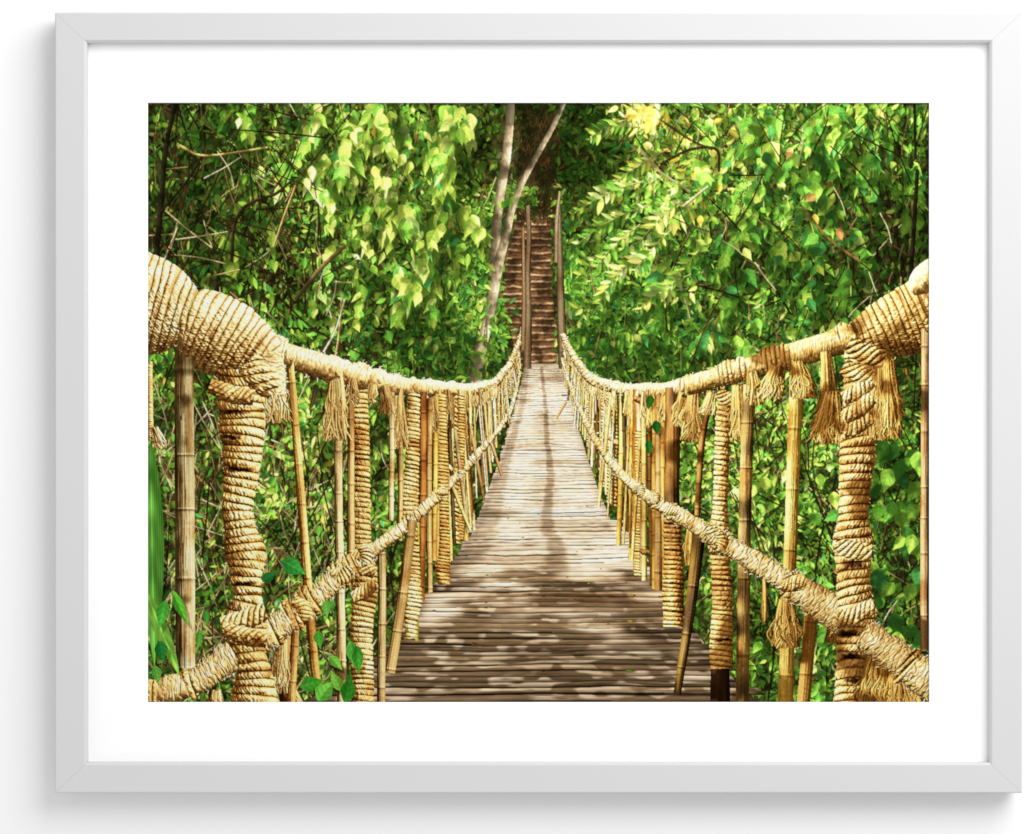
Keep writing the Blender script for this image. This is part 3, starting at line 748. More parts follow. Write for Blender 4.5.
    baluster([(749, 385, 5.8), (746, 470, 6), (744, 560, 6), (742, 704, 6.4)], (206, 174, 112), z=3.12, dark=.7)
    baluster([(711, 398, 2.4), (702, 440, 3), (699, 480, 2.8), (697, 515, 2.6)], (150, 112, 60), z=3.8)
    baluster([(673, 388, 7.5), (672, 470, 7.5), (671, 540, 7.5)], (150, 114, 62), z=4.9, kind='wood', dark=.6)
    baluster([(699, 535, 6.5), (690, 610, 5), (677, 694, 3.6)], (130, 104, 52), z=3.9, dark=.5)
    baluster([(660, 395, 3.6), (659, 480, 3.6), (658, 590, 3.6)], BAM_B, z=5.4)
    for x0, y1, r, c in ((632, 560, 2.8, (214, 176, 92)), (644, 580, 2.6, BAM), (650, 585, 2.2, (120, 90, 44)), (622, 545, 2.4, (236, 206, 120)), (637, 570, 3.6, (190, 146, 66)), (655, 588, 2.4, (176, 140, 70)), (664, 600, 2.4, (200, 160, 90))):
        baluster([(x0, 390, r), (x0 + rnd.gauss(0, 1), 470, r), (x0 + rnd.gauss(0, 1.5), y1, r)], c)

    def wrapped(pts, col, z, pitch, label=None, **kw):
        m = motif('rope_wrapped_post', label); tube(pts, 'coil', col, m, z=z, pitch=pitch, **kw); return m
    wrapped([(461, 394, 3.2), (461, 440, 3.4), (460, 480, 3.6), (459, 512, 5.2), (459, 540, 3.6)], ROPE_D, 7.6, 3.0, amp=.2)
    wrapped([(441, 394, 4.4), (442, 440, 4.6), (442, 478, 6.4), (443, 500, 4.8), (444, 540, 5.2), (443, 570, 6.6), (444, 584, 4.6)], ROPE_D, 6.3, 3.6, amp=.2)
    wrapped([(414, 394, 5.4), (413, 440, 5.8), (412, 470, 6), (409, 500, 9), (411, 526, 6), (413, 570, 6.4), (412, 602, 9), (411, 624, 5), (411, 638, 6)], ROPE, 4.9, 4.2, amp=.2)
    p2 = wrapped([(358, 384, 8), (361, 430, 7.2), (362, 500, 7.4), (363, 548, 8), (364, 574, 12.5), (365, 596, 11), (362, 630, 10), (363, 704, 10.5)], ROPE, 3.6, 5.2, amp=.2)
    p1 = wrapped([(241, 370, 21), (241, 400, 21.5), (243, 436, 20), (242, 470, 16.5), (238, 505, 13.5), (240, 528, 14.5), (246, 555, 19.5), (246, 572, 14.5), (248, 598, 12.8), (245, 622, 20.5), (249, 650, 14.5), (254, 676, 17.5), (255, 706, 24)], ROPE, 1.93, 8.4, amp=.2, slant=.26, fuzz=.5, gaps=((236, 413, 14, 2.2), (240, 470, 13, 2.0), (246, 583, 10, 1.8), (232, 437, 9, 2)))
    wrapped([(640, 430, 4.2), (640, 520, 4.8), (639, 575, 4.6)], ROPE_D, 6.5, 3.0, amp=.2)
    wrapped([(672, 520, 8), (673, 560, 8.5), (673, 590, 10), (673, 626, 8.5)], ROPE_D, 4.8, 4.6, amp=.2, dark=.4)
    p4 = wrapped([(727, 392, 7), (723, 420, 6.6), (721, 470, 6.4), (720, 510, 6.8), (719, 536, 10.5), (720, 556, 9.2), (722, 600, 9), (721, 645, 10.5), (721, 668, 10)], ROPE, 3.55, 5.0, amp=.2, gaps=((720, 552, 7, 2), (722, 640, 8, 1.6)))
    tube([(720, 662, 9), (720, 704, 10)], 'wood', (96, 70, 44), p4, z=3.58)
    p5 = wrapped([(860, 350, 13), (858, 400, 13.5), (857, 430, 15.5), (858, 448, 16.4), (855, 480, 15.2), (853, 512, 13.2), (853, 540, 18.5), (853, 560, 16.5), (853, 585, 14.5), (856, 612, 18.5), (855, 628, 17), (851, 660, 13.5), (850, 706, 14.5)], ROPE, 1.86, 8.2, amp=.2, slant=-.30, fuzz=.5, gaps=((853, 564, 10, 4.2), (848, 634, 9, 4), (850, 656, 9, 3), (852, 680, 8, 2.4)))

    # ---------------- handrails
    hl = motif('handrail', 'left handrail, thickly wound with rope at its near end'); hr = motif('handrail', 'right handrail, thickly wound with rope at its near end')
    tube([(x, yrail(x), max(1.7, r)) for x, r in ((524, 1.8), (520, 2), (515, 2.4), (510, 3), (503, 3.8), (495, 4.5), (484, 5.2), (470, 6), (450, 6.8), (430, 7.5), (400, 9), (365, 10), (330, 11), (300, 12), (268, 13))], 'jute', ROPE_L, hl, pitch=4.2, amp=.16, lump=.12, fuzz=.28)
    tube([(x, yrail(x), max(1.7, r)) for x, r in ((558, 1.8), (563, 2.3), (570, 3), (579, 3.8), (590, 4.6), (605, 5.4), (625, 6.2), (645, 7), (662, 7.6), (690, 8.6))], 'jute', ROPE_L, hr, pitch=3.6, amp=.16, lump=.12, fuzz=.28)
    tube([(686, yrail(686), 9), (735, 372, 10.5), (780, 359.5, 11.5), (815, 349, 12.5), (850, 338, 13.5)], 'jute', (232, 196, 130), hr, z=[4, 2], pitch=7, amp=.05, slant=.3, lump=.07, fuzz=.2)
    for x, w, r in ((690, 10, 10.5), (705, 5, 9.5), (728, 9, 12), (742, 4, 12), (772, 9, 14.5), (786, 5, 13), (846, 6, 16)):
        y = yrail(x); sl = (yrail(x + 4) - yrail(x - 4)) / 8
        tube([(x - w, y - sl * w, r * .8), (x, y, r), (x + w, y + sl * w, r * .8)], 'coil', ROPE, hr, z=zside(x) - .03, pitch=5, amp=.2, slant=.5, fuzz=.5)
    for x, w, r in ((395, 6, 11), (378, 7, 12), (360, 9, 13.5), (345, 5, 12.5), (333, 8, 14), (318, 5, 12.5), (276, 10, 17), (430, 5, 9), (413, 4, 9.5), (452, 4, 8)):
        y = yrail(x); sl = (yrail(x + 4) - yrail(x - 4)) / 8
        tube([(x - w, y - sl * w, r * .82), (x, y, r), (x + w, y + sl * w, r * .8)], 'jute', ROPE_L, hl, z=zside(x) - .03, pitch=5, amp=.22, slant=.5, fuzz=.5)
    # thick windings in the foreground
    tube([(96, 287, 50), (136, 302, 50), (160, 310, 46), (174, 315, 40), (184, 319, 31), (188, 321, 27)], 'coil', ROPE_L, hl, z=[1.5, 1.8], pitch=7.6, amp=.16, slant=-.35, fuzz=.35, vary=.12)
    tube([(181, 321, 25), (188, 322, 31), (199, 326, 37), (216, 334, 39), (238, 345, 36), (258, 357, 29), (272, 366, 20)], 'coil', ROPE_L, hl, z=[1.76, 2.2], pitch=7.4, amp=.16, slant=.30, fuzz=.35, vary=.12)
    tube([(268, 352, 12), (270, 372, 15), (272, 395, 13)], 'jute', ROPE_L, hl, z=2.12, pitch=5, amp=.25, slant=.8, fuzz=1)
    tube([(985, 286, 44), (944, 307, 40), (922, 316, 36), (900, 324, 32), (880, 331, 27), (862, 337, 19), (852, 340, 14)], 'coil', (226, 188, 124), hr, z=[1.5, 2.05], pitch=6.6, amp=.16, slant=-.3, fuzz=.35, vary=.15)
    tube([(952, 262, 14), (930, 275, 14.5), (920, 283, 12.5), (914, 289, 8), (911, 292, 4)], 'jute', ROPE_L, hr, z=1.6, pitch=5)
    # knots on the near posts
    for (x, y, dx, dy, r, id_, z) in ((262, 376, 14, 14, 13, hl, 1.88), (232, 392, 22, 6, 8, p1, 1.86), (244, 618, 22, -7, 9, p1, 1.84), (246, 634, 21, 6, 8, p1, 1.83), (364, 566, 11, 7, 6, p2, 3.5), (364, 590, 11, -7, 6, p2, 3.5), (719, 533, 11, 5, 5.5, p4, 3.45), (719, 545, 10, -5, 5, p4, 3.45), (726, 396, 8, 4, 6, p4, 3.45),
                                      (858, 372, 15, 6, 8, p5, 1.78), (857, 390, 14, -9, 7, p5, 1.78), (858, 408, 14, -10, 7, p5, 1.77), (857, 424, 14, -8, 7, p5, 1.78), (866, 352, 18, 8, 9, hr, 1.78), (853, 548, 18, 4, 8, p5, 1.77), (856, 612, 18, -7, 8, p5, 1.77)):
        tube([(x - dx, y - dy, r * .8), (x, y + 2, r), (x + dx, y + dy, r * .8)], 'coil', ROPE, id_, z=z, pitch=r * .75, amp=.22, slant=1.2, fuzz=.4)

    # ---------------- lower ropes
    ll = motif('lower_rope', 'left lower rope lashed to the posts'); lr = motif('lower_rope', 'right lower rope lashed to the posts')
    tube([(x, ylow(x), r) for x, r in ((520, 1.2), (512, 1.5), (505, 1.8), (490, 2.6), (470, 4), (450, 3.8), (430, 4.4), (400, 5.6), (375, 7), (345, 9), (300, 12), (262, 14), (225, 14), (190, 13), (140, 14))], 'jute', ROPE_L, ll, pitch=6, amp=.16, slant=.4, lump=.16, fuzz=.3, zk=.92)
    tube([(x, ylow(x), r) for x, r in ((562, 1.2), (572, 1.6), (585, 2.4), (600, 3), (625, 4.6), (660, 6), (690, 7.6), (720, 9), (760, 11), (800, 13.5), (830, 14.5), (870, 16), (934, 18))], 'jute', ROPE_L, lr, pitch=6, amp=.16, slant=-.4, lump=.14, fuzz=.3, zk=.92)
    for x, w, r, m in ((341, 7, 14, ll), (352, 5, 12.5, ll), (310, 8, 16, ll), (293, 6, 16.5, ll), (190, 4, 15.5, ll), (148, 8, 16, ll), (272, 5, 17, ll), (408, 4, 7.6, ll), (436, 3, 5.8, ll),
                       (640, 3, 6.4, lr), (656, 3, 7, lr), (672, 4, 8.6, lr), (706, 3, 9.4, lr), (722, 4, 11.5, lr), (790, 4, 14.5, lr), (906, 5, 20, lr)):
        y = ylow(x); sl = (ylow(x + 4) - ylow(x - 4)) / 8; q = 1 / math.hypot(1, sl)
        tube([(x - w * q, y - sl * w * q, r * .84), (x, y, r), (x + w * q, y + sl * w * q, r * .84)], 'coil', ROPE, m, z=zside(x) * .91, pitch=4.6 if r < 14 else 6.5, amp=.2, slant=.6, fuzz=.4)

    for x, r, m in ((364, 11, ll), (343, 11.5, ll), (301, 13, ll), (412, 7.5, ll), (442, 5.6, ll), (460, 4.6, ll), (640, 5.5, lr), (672, 8, lr), (720, 10, lr), (655, 6, lr), (793, 12.5, lr)):
        y = ylow(x) + rnd.gauss(0, 1.5); z = zside(x) * .885
        for q in range(3):
            a = rnd.uniform(-1.2, 1.2) + q * 1.1; dx = math.cos(a) * r; dy = math.sin(a) * r
            tube([(x - dx, y - dy * .8, r * .34), (x - dx * .3 + dy * .25, y - dy * .3, r * .5), (x + dx * .3 + dy * .2, y + dy * .3, r * .5), (x + dx, y + dy * .8, r * .32)], 'coil', rnd.choice((ROPE, ROPE_L, ROPE_D)), m, z=z - .02 * q, pitch=max(2.2, r * .36), amp=.22, slant=1.1, fuzz=.6)
    # ---------------- frayed tassels
    for (x, y0, y1, w, n, ln) in ((268, 362, 420, 10, 120, 4), (336, 374, 438, 8, 90, 0), (352, 380, 402, 5, 30, 0), (384, 385, 412, 5, 36, 3), (398, 388, 446, 5.5, 60, 0), (372, 384, 400, 5, 30, -2), (412, 394, 440, 4, 34, 0), (432, 396, 430, 3.5, 28, 1), (450, 396, 425, 3, 24, 0),
                                  (826, 352, 442, 6, 60, 3), (832, 392, 440, 11, 150, -4), (880, 352, 437, 11, 170, 2), (888, 360, 425, 6, 60, 4), (694, 392, 440, 6.5, 70, -2), (684, 390, 424, 5, 40, -4), (738, 386, 438, 7, 80, 3), (752, 372, 402, 6, 50, 4), (778, 366, 396, 8, 70, -8), (798, 362, 396, 8, 80, 5), (712, 392, 412, 5, 40, -5), (664, 396, 420, 4, 30, 0), (650, 398, 425, 3.5, 24, 0), (630, 396, 416, 3, 20, 0),
                                  (786, 600, 645, 9, 90, 0), (880, 655, 708, 16, 160, 0), (900, 668, 712, 12, 100, 4), (840, 615, 640, 6, 36, -4), (155, 428, 446, 4, 26, 5), (692, 528, 562, 5, 36, 0), (282, 640, 690, 6, 40, -2), (216, 690, 712, 6, 30, 0), (288, 680, 704, 5, 26, 6), (765, 575, 620, 2, 8, 0)):
        tassel(x, y0, y1, w, ROPE if x < CX else (228, 180, 104), motif('rope_tassel'), n=int(n * 1.5), lean=ln)


# ------------------------------------------------------------------------------------------------ compose the ink
SUNV = np.array([-0.10, -0.66, -0.74]); SUNV = SUNV / np.linalg.norm(SUNV)


def paint_print():
    paint_forest()
    build_bridge()
    # ---- deck, evaluated cell by cell
    md = motif('walkway', 'deck of weathered grey bamboo slats')
    ys, xs = np.mgrid[0:H, 0:W].astype(F32); xs = xs / SS + X0; ys = ys / SS + Y0
    zt, yt = deck_table()
    yr = np.arange(H) / SS + Y0
    zr = np.interp(yr, yt[::-1], zt[::-1])[:, None].astype(F32) * np.ones((1, W), F32)
    X = (xs - CX - 3) * zr / FOC
    # slat coordinate runs along the bridge; slats wander a little from square
    s0 = np.cumsum(np.interp(zr[:, 0], [2.5, 5, 9, 15, 30], [1 / 6.4, 1 / 4.9, 1 / 3.4, 1 / 2.6, 1 / 2.1])) / SS
    s = s0[:, None] + (noise(X * 1.1 + 3, s0[:, None] * .33) - .5) * .95 + (noise(X * 4.2, s0[:, None] * .6 + 9) - .5) * .30 + (noise(X * 14, s0[:, None] * 1.1 + 5) - .5) * .10 + X * .18
    si = np.floor(s); fr = s - si
    hv = noise(si * 3.7 + .5, si * 1.3 + .5); hw = noise(si * 1.9 + 40.5, np.floor(X * 1.3 + noise(si * 2.9, si * 1.1) * 9) + .5); hx = noise(si * 5.1 + 80.5, si + .5)
    fine = noise(X * 9, s * 7); fine2 = noise(X * 26 + 50, s * 3.5)
    thick = .10 + .22 * hx
    prof = np.clip(np.minimum(fr, 1 - fr) / (.12 + .2 * hx), 0, 1) ** .7
    gapw = np.clip(noise(X * 2.2 + 11, si * 2.3 + .5) * 2.0 - .35, 0, 1)
    prof = 1 - (1 - prof) * (.35 + .65 * gapw)
    # long cracks where a slat is missing or sunk
    crack = np.exp(-((fr - .9) / .16) ** 2) * (noise(si * 7.7 + .5, np.floor(X * .9 + noise(si * 4.3, si) * 9) * 1.7) > .64)
    base = np.stack([np.full((H, W), v, F32) for v in lin((228, 207, 178))], -1)
    alt = lin((168, 138, 104)); grey = lin((180, 170, 158)); drk = lin((104, 78, 52))
    k = hv[..., None]; base = base * (1 - k * .6) + alt * (k * .6)
    k = np.clip(hw * 1.5 - .5, 0, 1)[..., None]; base = base * (1 - k * .5) + grey * (k * .5)
    k = np.clip(noise(X * 2.4, s * .33 + 70) * 2.2 - 1.0, 0, 1)[..., None]; base = base * (1 - .6 * k) + drk * .6 * k
    grainl = noise(X * 1.6 + 20, s * 9 + 3)
    base *= (.46 + .42 * fine + .34 * fine2 + .36 * grainl)[..., None]
    base *= (1 - .75 * np.clip(noise(X * 2.1 + 60, s * 6.5) * 4 - 2.9, 0, 1))[..., None]
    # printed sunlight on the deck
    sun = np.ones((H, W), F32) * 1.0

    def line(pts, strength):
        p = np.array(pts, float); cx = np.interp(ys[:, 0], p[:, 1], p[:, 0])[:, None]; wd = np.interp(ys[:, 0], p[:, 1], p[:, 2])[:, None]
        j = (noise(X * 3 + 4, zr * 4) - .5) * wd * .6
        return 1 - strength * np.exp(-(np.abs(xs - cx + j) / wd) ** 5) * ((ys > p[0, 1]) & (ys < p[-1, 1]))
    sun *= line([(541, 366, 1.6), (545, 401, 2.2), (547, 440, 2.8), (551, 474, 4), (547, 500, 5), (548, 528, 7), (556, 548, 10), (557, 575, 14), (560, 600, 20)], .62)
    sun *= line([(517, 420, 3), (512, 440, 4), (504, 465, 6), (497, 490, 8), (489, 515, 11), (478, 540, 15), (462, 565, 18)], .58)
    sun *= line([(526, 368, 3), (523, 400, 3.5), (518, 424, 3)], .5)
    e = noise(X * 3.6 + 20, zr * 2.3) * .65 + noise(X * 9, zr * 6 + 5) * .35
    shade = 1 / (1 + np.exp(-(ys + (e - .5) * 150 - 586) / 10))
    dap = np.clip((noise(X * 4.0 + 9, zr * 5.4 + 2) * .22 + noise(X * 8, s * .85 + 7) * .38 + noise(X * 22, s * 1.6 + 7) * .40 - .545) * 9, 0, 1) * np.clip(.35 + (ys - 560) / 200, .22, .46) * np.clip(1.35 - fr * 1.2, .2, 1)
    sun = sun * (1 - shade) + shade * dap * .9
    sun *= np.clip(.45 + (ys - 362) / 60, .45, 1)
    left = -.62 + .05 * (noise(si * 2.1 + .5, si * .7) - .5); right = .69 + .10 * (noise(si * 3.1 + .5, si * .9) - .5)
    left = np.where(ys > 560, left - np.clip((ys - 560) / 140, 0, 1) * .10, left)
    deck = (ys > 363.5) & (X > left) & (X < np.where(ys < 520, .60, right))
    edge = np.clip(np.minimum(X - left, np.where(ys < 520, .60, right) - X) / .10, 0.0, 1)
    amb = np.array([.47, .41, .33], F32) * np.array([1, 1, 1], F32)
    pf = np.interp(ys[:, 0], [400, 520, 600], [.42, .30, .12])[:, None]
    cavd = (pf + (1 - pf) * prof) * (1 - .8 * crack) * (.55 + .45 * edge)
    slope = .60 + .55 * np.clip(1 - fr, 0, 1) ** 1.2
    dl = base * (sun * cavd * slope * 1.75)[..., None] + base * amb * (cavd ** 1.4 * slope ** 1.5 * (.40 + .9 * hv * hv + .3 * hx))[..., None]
    # ---- bridge samples -> nearest wins
    px = np.concatenate([q[0] for q in Q]); py = np.concatenate([q[1] for q in Q]); z = np.concatenate([q[2] for q in Q]); n = np.concatenate([q[3] for q in Q])
    alb = np.concatenate([q[4] for q in Q]); cav = np.concatenate([q[5] for q in Q]); ids = np.concatenate([q[6] for q in Q])
    j = ((px - X0) * SS).astype(np.int32); i = ((py - Y0) * SS).astype(np.int32)
    ok = (j >= 0) & (j < W) & (i >= 0) & (i < H)
    order = np.argsort(-z); order = order[ok[order]]
    best = np.full(H * W, -1, np.int32); best[(i[order] * W + j[order])] = order
    best = best.reshape(H, W)
    # sun's own view of the samples, for the shadow one member throws on another
    P = np.stack([(px - CX) / FOC * z, (py - CY) / FOC * z, z], 1)
    ua = np.cross(SUNV, [0, 1, 0]); ua /= np.linalg.norm(ua); ub = np.cross(SUNV, ua)
    a = P @ ua; b = P @ ub; d = P @ SUNV
    cell = .011; near = z < 9
    ia = ((a - a[near].min()) / cell).astype(np.int64); ib = ((b - b[near].min()) / cell).astype(np.int64)
    na = int(ia[near].max()) + 2; nb = int(ib[near].max()) + 2
    sm = np.full(na * nb, -1e9, np.float64)
    o2 = np.argsort(d); o2 = o2[near[o2]]
    sm[ia[o2] * nb + ib[o2]] = d[o2]
    vis = best >= 0; w = best[vis]
    key = ia[w] * nb + ib[w]; lit = np.zeros(len(w), F32); nw = near[w]
    for da, db in ((0, 0), (1, 0), (-1, 0), (0, 1), (0, -1)):
        kk = np.clip((ia[w] + da) * nb + ib[w] + db, 0, na * nb - 1)
        lit += np.where(nw, np.clip(1 - (sm[kk] - d[w] - .05) / .03, 0, 1), 1) / 5
    li = np.zeros((H, W), F32); lw = np.zeros((H, W), F32); li[vis] = lit; lw[vis] = 1
    li = blur(li, 3) / np.maximum(blur(lw, 3), 1e-3)
    lit = .52 + .48 * li[vis]
    nn = n[w]
    sv = np.empty_like(nn); sv[:, 0] = -.72 * np.clip((px[w] - CX) / 240, -1, 1); sv[:, 1] = -.60; sv[:, 2] = -.60
    sv /= np.linalg.norm(sv, axis=1)[:, None]
    nl = np.clip((nn * sv).sum(1) * 1.15 - .15, 0, 1)
    hv_ = sv.copy(); hv_[:, 2] -= 1; hv_ /= np.linalg.norm(hv_, axis=1)[:, None]
    spec = np.clip((nn * hv_).sum(1), 0, 1) ** 18
    # leaf shade drifting over the near end, mostly on the right
    cx_, cy_ = px[w], py[w]
    ck = noise(cx_ * .022 + 3, cy_ * .022) * .65 + noise(cx_ * .07, cy_ * .07 + 8) * .35
    cover = np.interp(cx_, [148, 300, 480, 600, 700, 929], [.22, .18, .16, .22, .32, .38])
    cover = cover + np.clip((cy_ - 560) / 140, 0, 1) * .12
    ckl = np.clip(.5 + (ck - cover) * 7, .12, 1)
    low = np.isin(ids[w], [k for k, m in enumerate(MOTIFS) if m[0] == 'lower_rope'])
    lit = np.where(low, np.maximum(lit, .95), lit); ckl = np.where(low, np.maximum(ckl, .55), ckl)
    spec *= lit * ckl; sunw = nl ** 1.35 * lit * ckl * 2.75
    up = np.clip(.5 - .5 * nn[:, 1], 0, 1); face = np.clip(-nn[:, 2], 0, 1)
    ambw = (.05 + .10 * up + .10 * face ** 1.5) * (.10 + .90 * cav[w])
    A = alb[w]
    bounce = A ** 1.35 * 1.15
    warm = np.array([1.04, 1.0, .92], F32)
    # neighbouring members crowd out the sky in depth
    zb = np.full((H, W), 40, F32); zb[vis] = z[w]
    za = blur(np.minimum(zb, 12), 9)
    ao = np.clip(1 - (np.minimum(zb, 12) - za)[vis] * .35, .45, 1)
    L = (A + .10 * spec[:, None]) * (sunw * (.12 + .88 * cav[w]))[:, None] * warm + bounce * (ambw * ao * 1.25)[:, None] * np.array([1.0, .95, .80], F32)
    # ---- forest ink
    lt = (SUN * SHD)[..., None]
    dp = field(9, 2); dq = field(20, 2); dap2 = np.clip((dp * .6 + dq * .4 - .36) * 5.5, .22, 1.12)
    SUNF = SUN * dap2; lt = (SUNF * SHD)[..., None]
    dens = blur(SUN * SHD, 14)[..., None]
    ink = ALB * (2.15 * lt + np.array([.072, .080, .062], F32) + .36 * dens)
    gl = ink.mean(-1, keepdims=True); ink = (gl + (ink - gl) * .86) * np.array([1.33, 1.28, 1.02], F32)
    ink = ink * .96 + .055 * np.stack([blur(ink[..., k], 12) for k in range(3)], -1)
    ink = .8 * ink + .2 * np.stack([blur(ink[..., k], 1) for k in range(3)], -1)
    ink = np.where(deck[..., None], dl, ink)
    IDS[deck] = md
    # bridge ink slightly less saturated, then laid over the forest ink
    gl = L.mean(-1, keepdims=True); L = gl + (L - gl) * .98
    ink[vis] = L * 1.06
    IDS[vis] = ids[w]
    # ---- leaves in front
    keep_alb, keep_sun, keep_shd = ALB.copy(), SUN.copy(), SHD.copy()
    SHD[:] = 1; SUN[:] = -1
    near_leaves()
    fg = SUN >= 0
    ink *= np.clip(SHD, .35, 1)[..., None]
    ink[fg] = (ALB * (1.1 * SUN * SHD + .10)[..., None])[fg]
    # ---- print curve: a little punch, a soft shoulder
    ink = np.clip(ink, 0, None)
    ink = ink * 1.12
    ink = np.where(ink > .62, .62 + (1 - np.exp(-(ink - .62) / .36)) * .36, ink)
    rgb = to_srgb(ink)
    kc = np.where(vis, .50, np.where(deck, .42, .20))[..., None].astype(F32)
    rgb = rgb + kc * (rgb * rgb * (3 - 2 * rgb) - rgb)
    lum = rgb.mean(-1, keepdims=True); rgb = np.clip(lum + (rgb - lum) * (1.08 - .10 * lum), 0, 1)
    sharp = rgb + .30 * (rgb - np.stack([blur(rgb[..., k], 1) for k in range(3)], -1))
    grain = (rng.random((H, W, 1)).astype(F32) - .5) * .02
    return np.clip(sharp + grain, 0.012, .985)


# ================================================================================================ Blender scene
import bpy

PRINT_RGB = paint_print()
sc = bpy.context.scene
COL = sc.collection
U = 0.001                                # one layout unit = 1 mm; layout x runs right, y runs down
MX, MY = 541.0, 402.0                    # middle of the frame


def wx(px, k=1.0):
    return (512 - MX + (px - 512) * k) * U


def wz(py, k=1.0):
    return (MY - 417 - (py - 417) * k) * U


def new_mat(name):
    m = bpy.data.materials.new(name); m.use_nodes = True
    nt = m.node_tree
    return m, nt, nt.nodes['Principled BSDF']


def paint_mat(name, col, rough, bump, scale, vary=.012):
    m, nt, b = new_mat(name)
    tc = nt.nodes.new('ShaderNodeTexCoord')
    n = nt.nodes.new('ShaderNodeTexNoise'); n.inputs['Scale'].default_value = scale; n.inputs['Detail'].default_value = 5
    nt.links.new(tc.outputs['Object'], n.inputs['Vector'])
    r = nt.nodes.new('ShaderNodeValToRGB')
    r.color_ramp.elements[0].color = (col[0] - vary, col[1] - vary, col[2] - vary, 1)
    r.color_ramp.elements[1].color = (col[0] + vary, col[1] + vary, col[2] + vary, 1)
    nt.links.new(n.outputs['Fac'], r.inputs['Fac']); nt.links.new(r.outputs['Color'], b.inputs['Base Color'])
    b.inputs['Roughness'].default_value = rough
    b.inputs['Specular IOR Level'].default_value = .25
    bp = nt.nodes.new('ShaderNodeBump'); bp.inputs['Strength'].default_value = bump; bp.inputs['Distance'].default_value = .0004
    nt.links.new(n.outputs['Fac'], bp.inputs['Height']); nt.links.new(bp.outputs['Normal'], b.inputs['Normal'])
    return m


WALL_MAT = paint_mat('white_wall_paint', (.90, .90, .90), .9, .06, 240)
FRAME_MAT = paint_mat('white_frame_paint', (.62, .62, .62), .6, .04, 500, .005)
MOUNT_MAT = paint_mat('white_mount_board', (.94, .94, .94), .95, .03, 900, .004)
BACK_MAT = paint_mat('backing_board', (.45, .36, .25), .9, .05, 300)


def mesh_obj(name, verts, faces, mat, parent=None, smooth=False):
    me = bpy.data.meshes.new(name); me.from_pydata(verts, [], faces); me.update()
    o = bpy.data.objects.new(name, me); COL.objects.link(o); me.materials.append(mat)
    if parent is not None:
        o.parent = parent
    if smooth:
        for p in me.polygons: p.use_smooth = True
    return o


# --- wall
wv = []
for y in (0, .10):
    for x, z in ((-2.2, -1.5), (2.2, -1.5), (2.2, 1.5), (-2.2, 1.5)):
        wv.append((x, y, z))
wall = mesh_obj('wall', wv, [(0, 1, 2, 3), (7, 6, 5, 4), (0, 4, 5, 1), (1, 5, 6, 2), (2, 6, 7, 3), (3, 7, 4, 0)], WALL_MAT)
wall['kind'] = 'structure'
wall['label'] = 'plain white wall behind the framed picture'; wall['category'] = 'wall'

# --- frame: four mitred rails sharing one moulding profile (a bevelled flat bar)
OX0, OY0, OX1, OY1 = 55, 12.5, 1022, 793       # outside of the frame
IX0, IY0, IX1, IY1 = 86.5, 42, 990, 763        # sight edge
STAND, DEPTH = .007, .028                      # gap to the wall, depth of the bar
pic = bpy.data.objects.new('framed_picture', None); COL.objects.link(pic)
pic.location = (0, 0, 0)
pic['label'] = 'white framed print of a rope footbridge in green forest hanging on a white wall'
pic['category'] = 'framed picture'

back, front = -STAND, -STAND - DEPTH


def rail(corner_out, corner_in):
    """corner_out/in: the two mitre ends, outer and inner corners, in layout units"""
    (ax, ay), (bx, by) = corner_out
    (cx, cy), (dx, dy) = corner_in
    w = .030
    prof = [(0.0, back), (0.0, front + .0009), (.02, front + .0002), (.045, front), (.925, front), (.94, front + .0003), (.99, front + .0018), (1.0, front + .0024), (1.0, back)]
    v = []
    for (ox, oy), (ix, iy) in (((ax, ay), (cx, cy)), ((bx, by), (dx, dy))):
        for k, y in prof:
            v.append((wx(ox + (ix - ox) * k), y, wz(oy + (iy - oy) * k)))
    n = len(prof)
    f = [(i, (i + 1) % n, n + (i + 1) % n, n + i) for i in range(n)]
    f += [tuple(range(n))[::-1], tuple(range(n, 2 * n))]
    return v, f


import bmesh
g = .06                                          # hairline at the mitres
for co, ci in ((((OX0 + g, OY0), (OX1 - g, OY0)), ((IX0 + g, IY0), (IX1 - g, IY0))),
               (((OX1, OY0 + g), (OX1, OY1 - g)), ((IX1, IY0 + g), (IX1, IY1 - g))),
               (((OX1 - g, OY1), (OX0 + g, OY1)), ((IX1 - g, IY1), (IX0 + g, IY1))),
               (((OX0, OY1 - g), (OX0, OY0 + g)), ((IX0, IY1 - g), (IX0, IY0 + g)))):
    v, f = rail(co, ci)
    o = mesh_obj('frame_rail', v, f, FRAME_MAT, pic)
    bm = bmesh.new(); bm.from_mesh(o.data); bmesh.ops.recalc_face_normals(bm, faces=bm.faces); bm.to_mesh(o.data); bm.free()

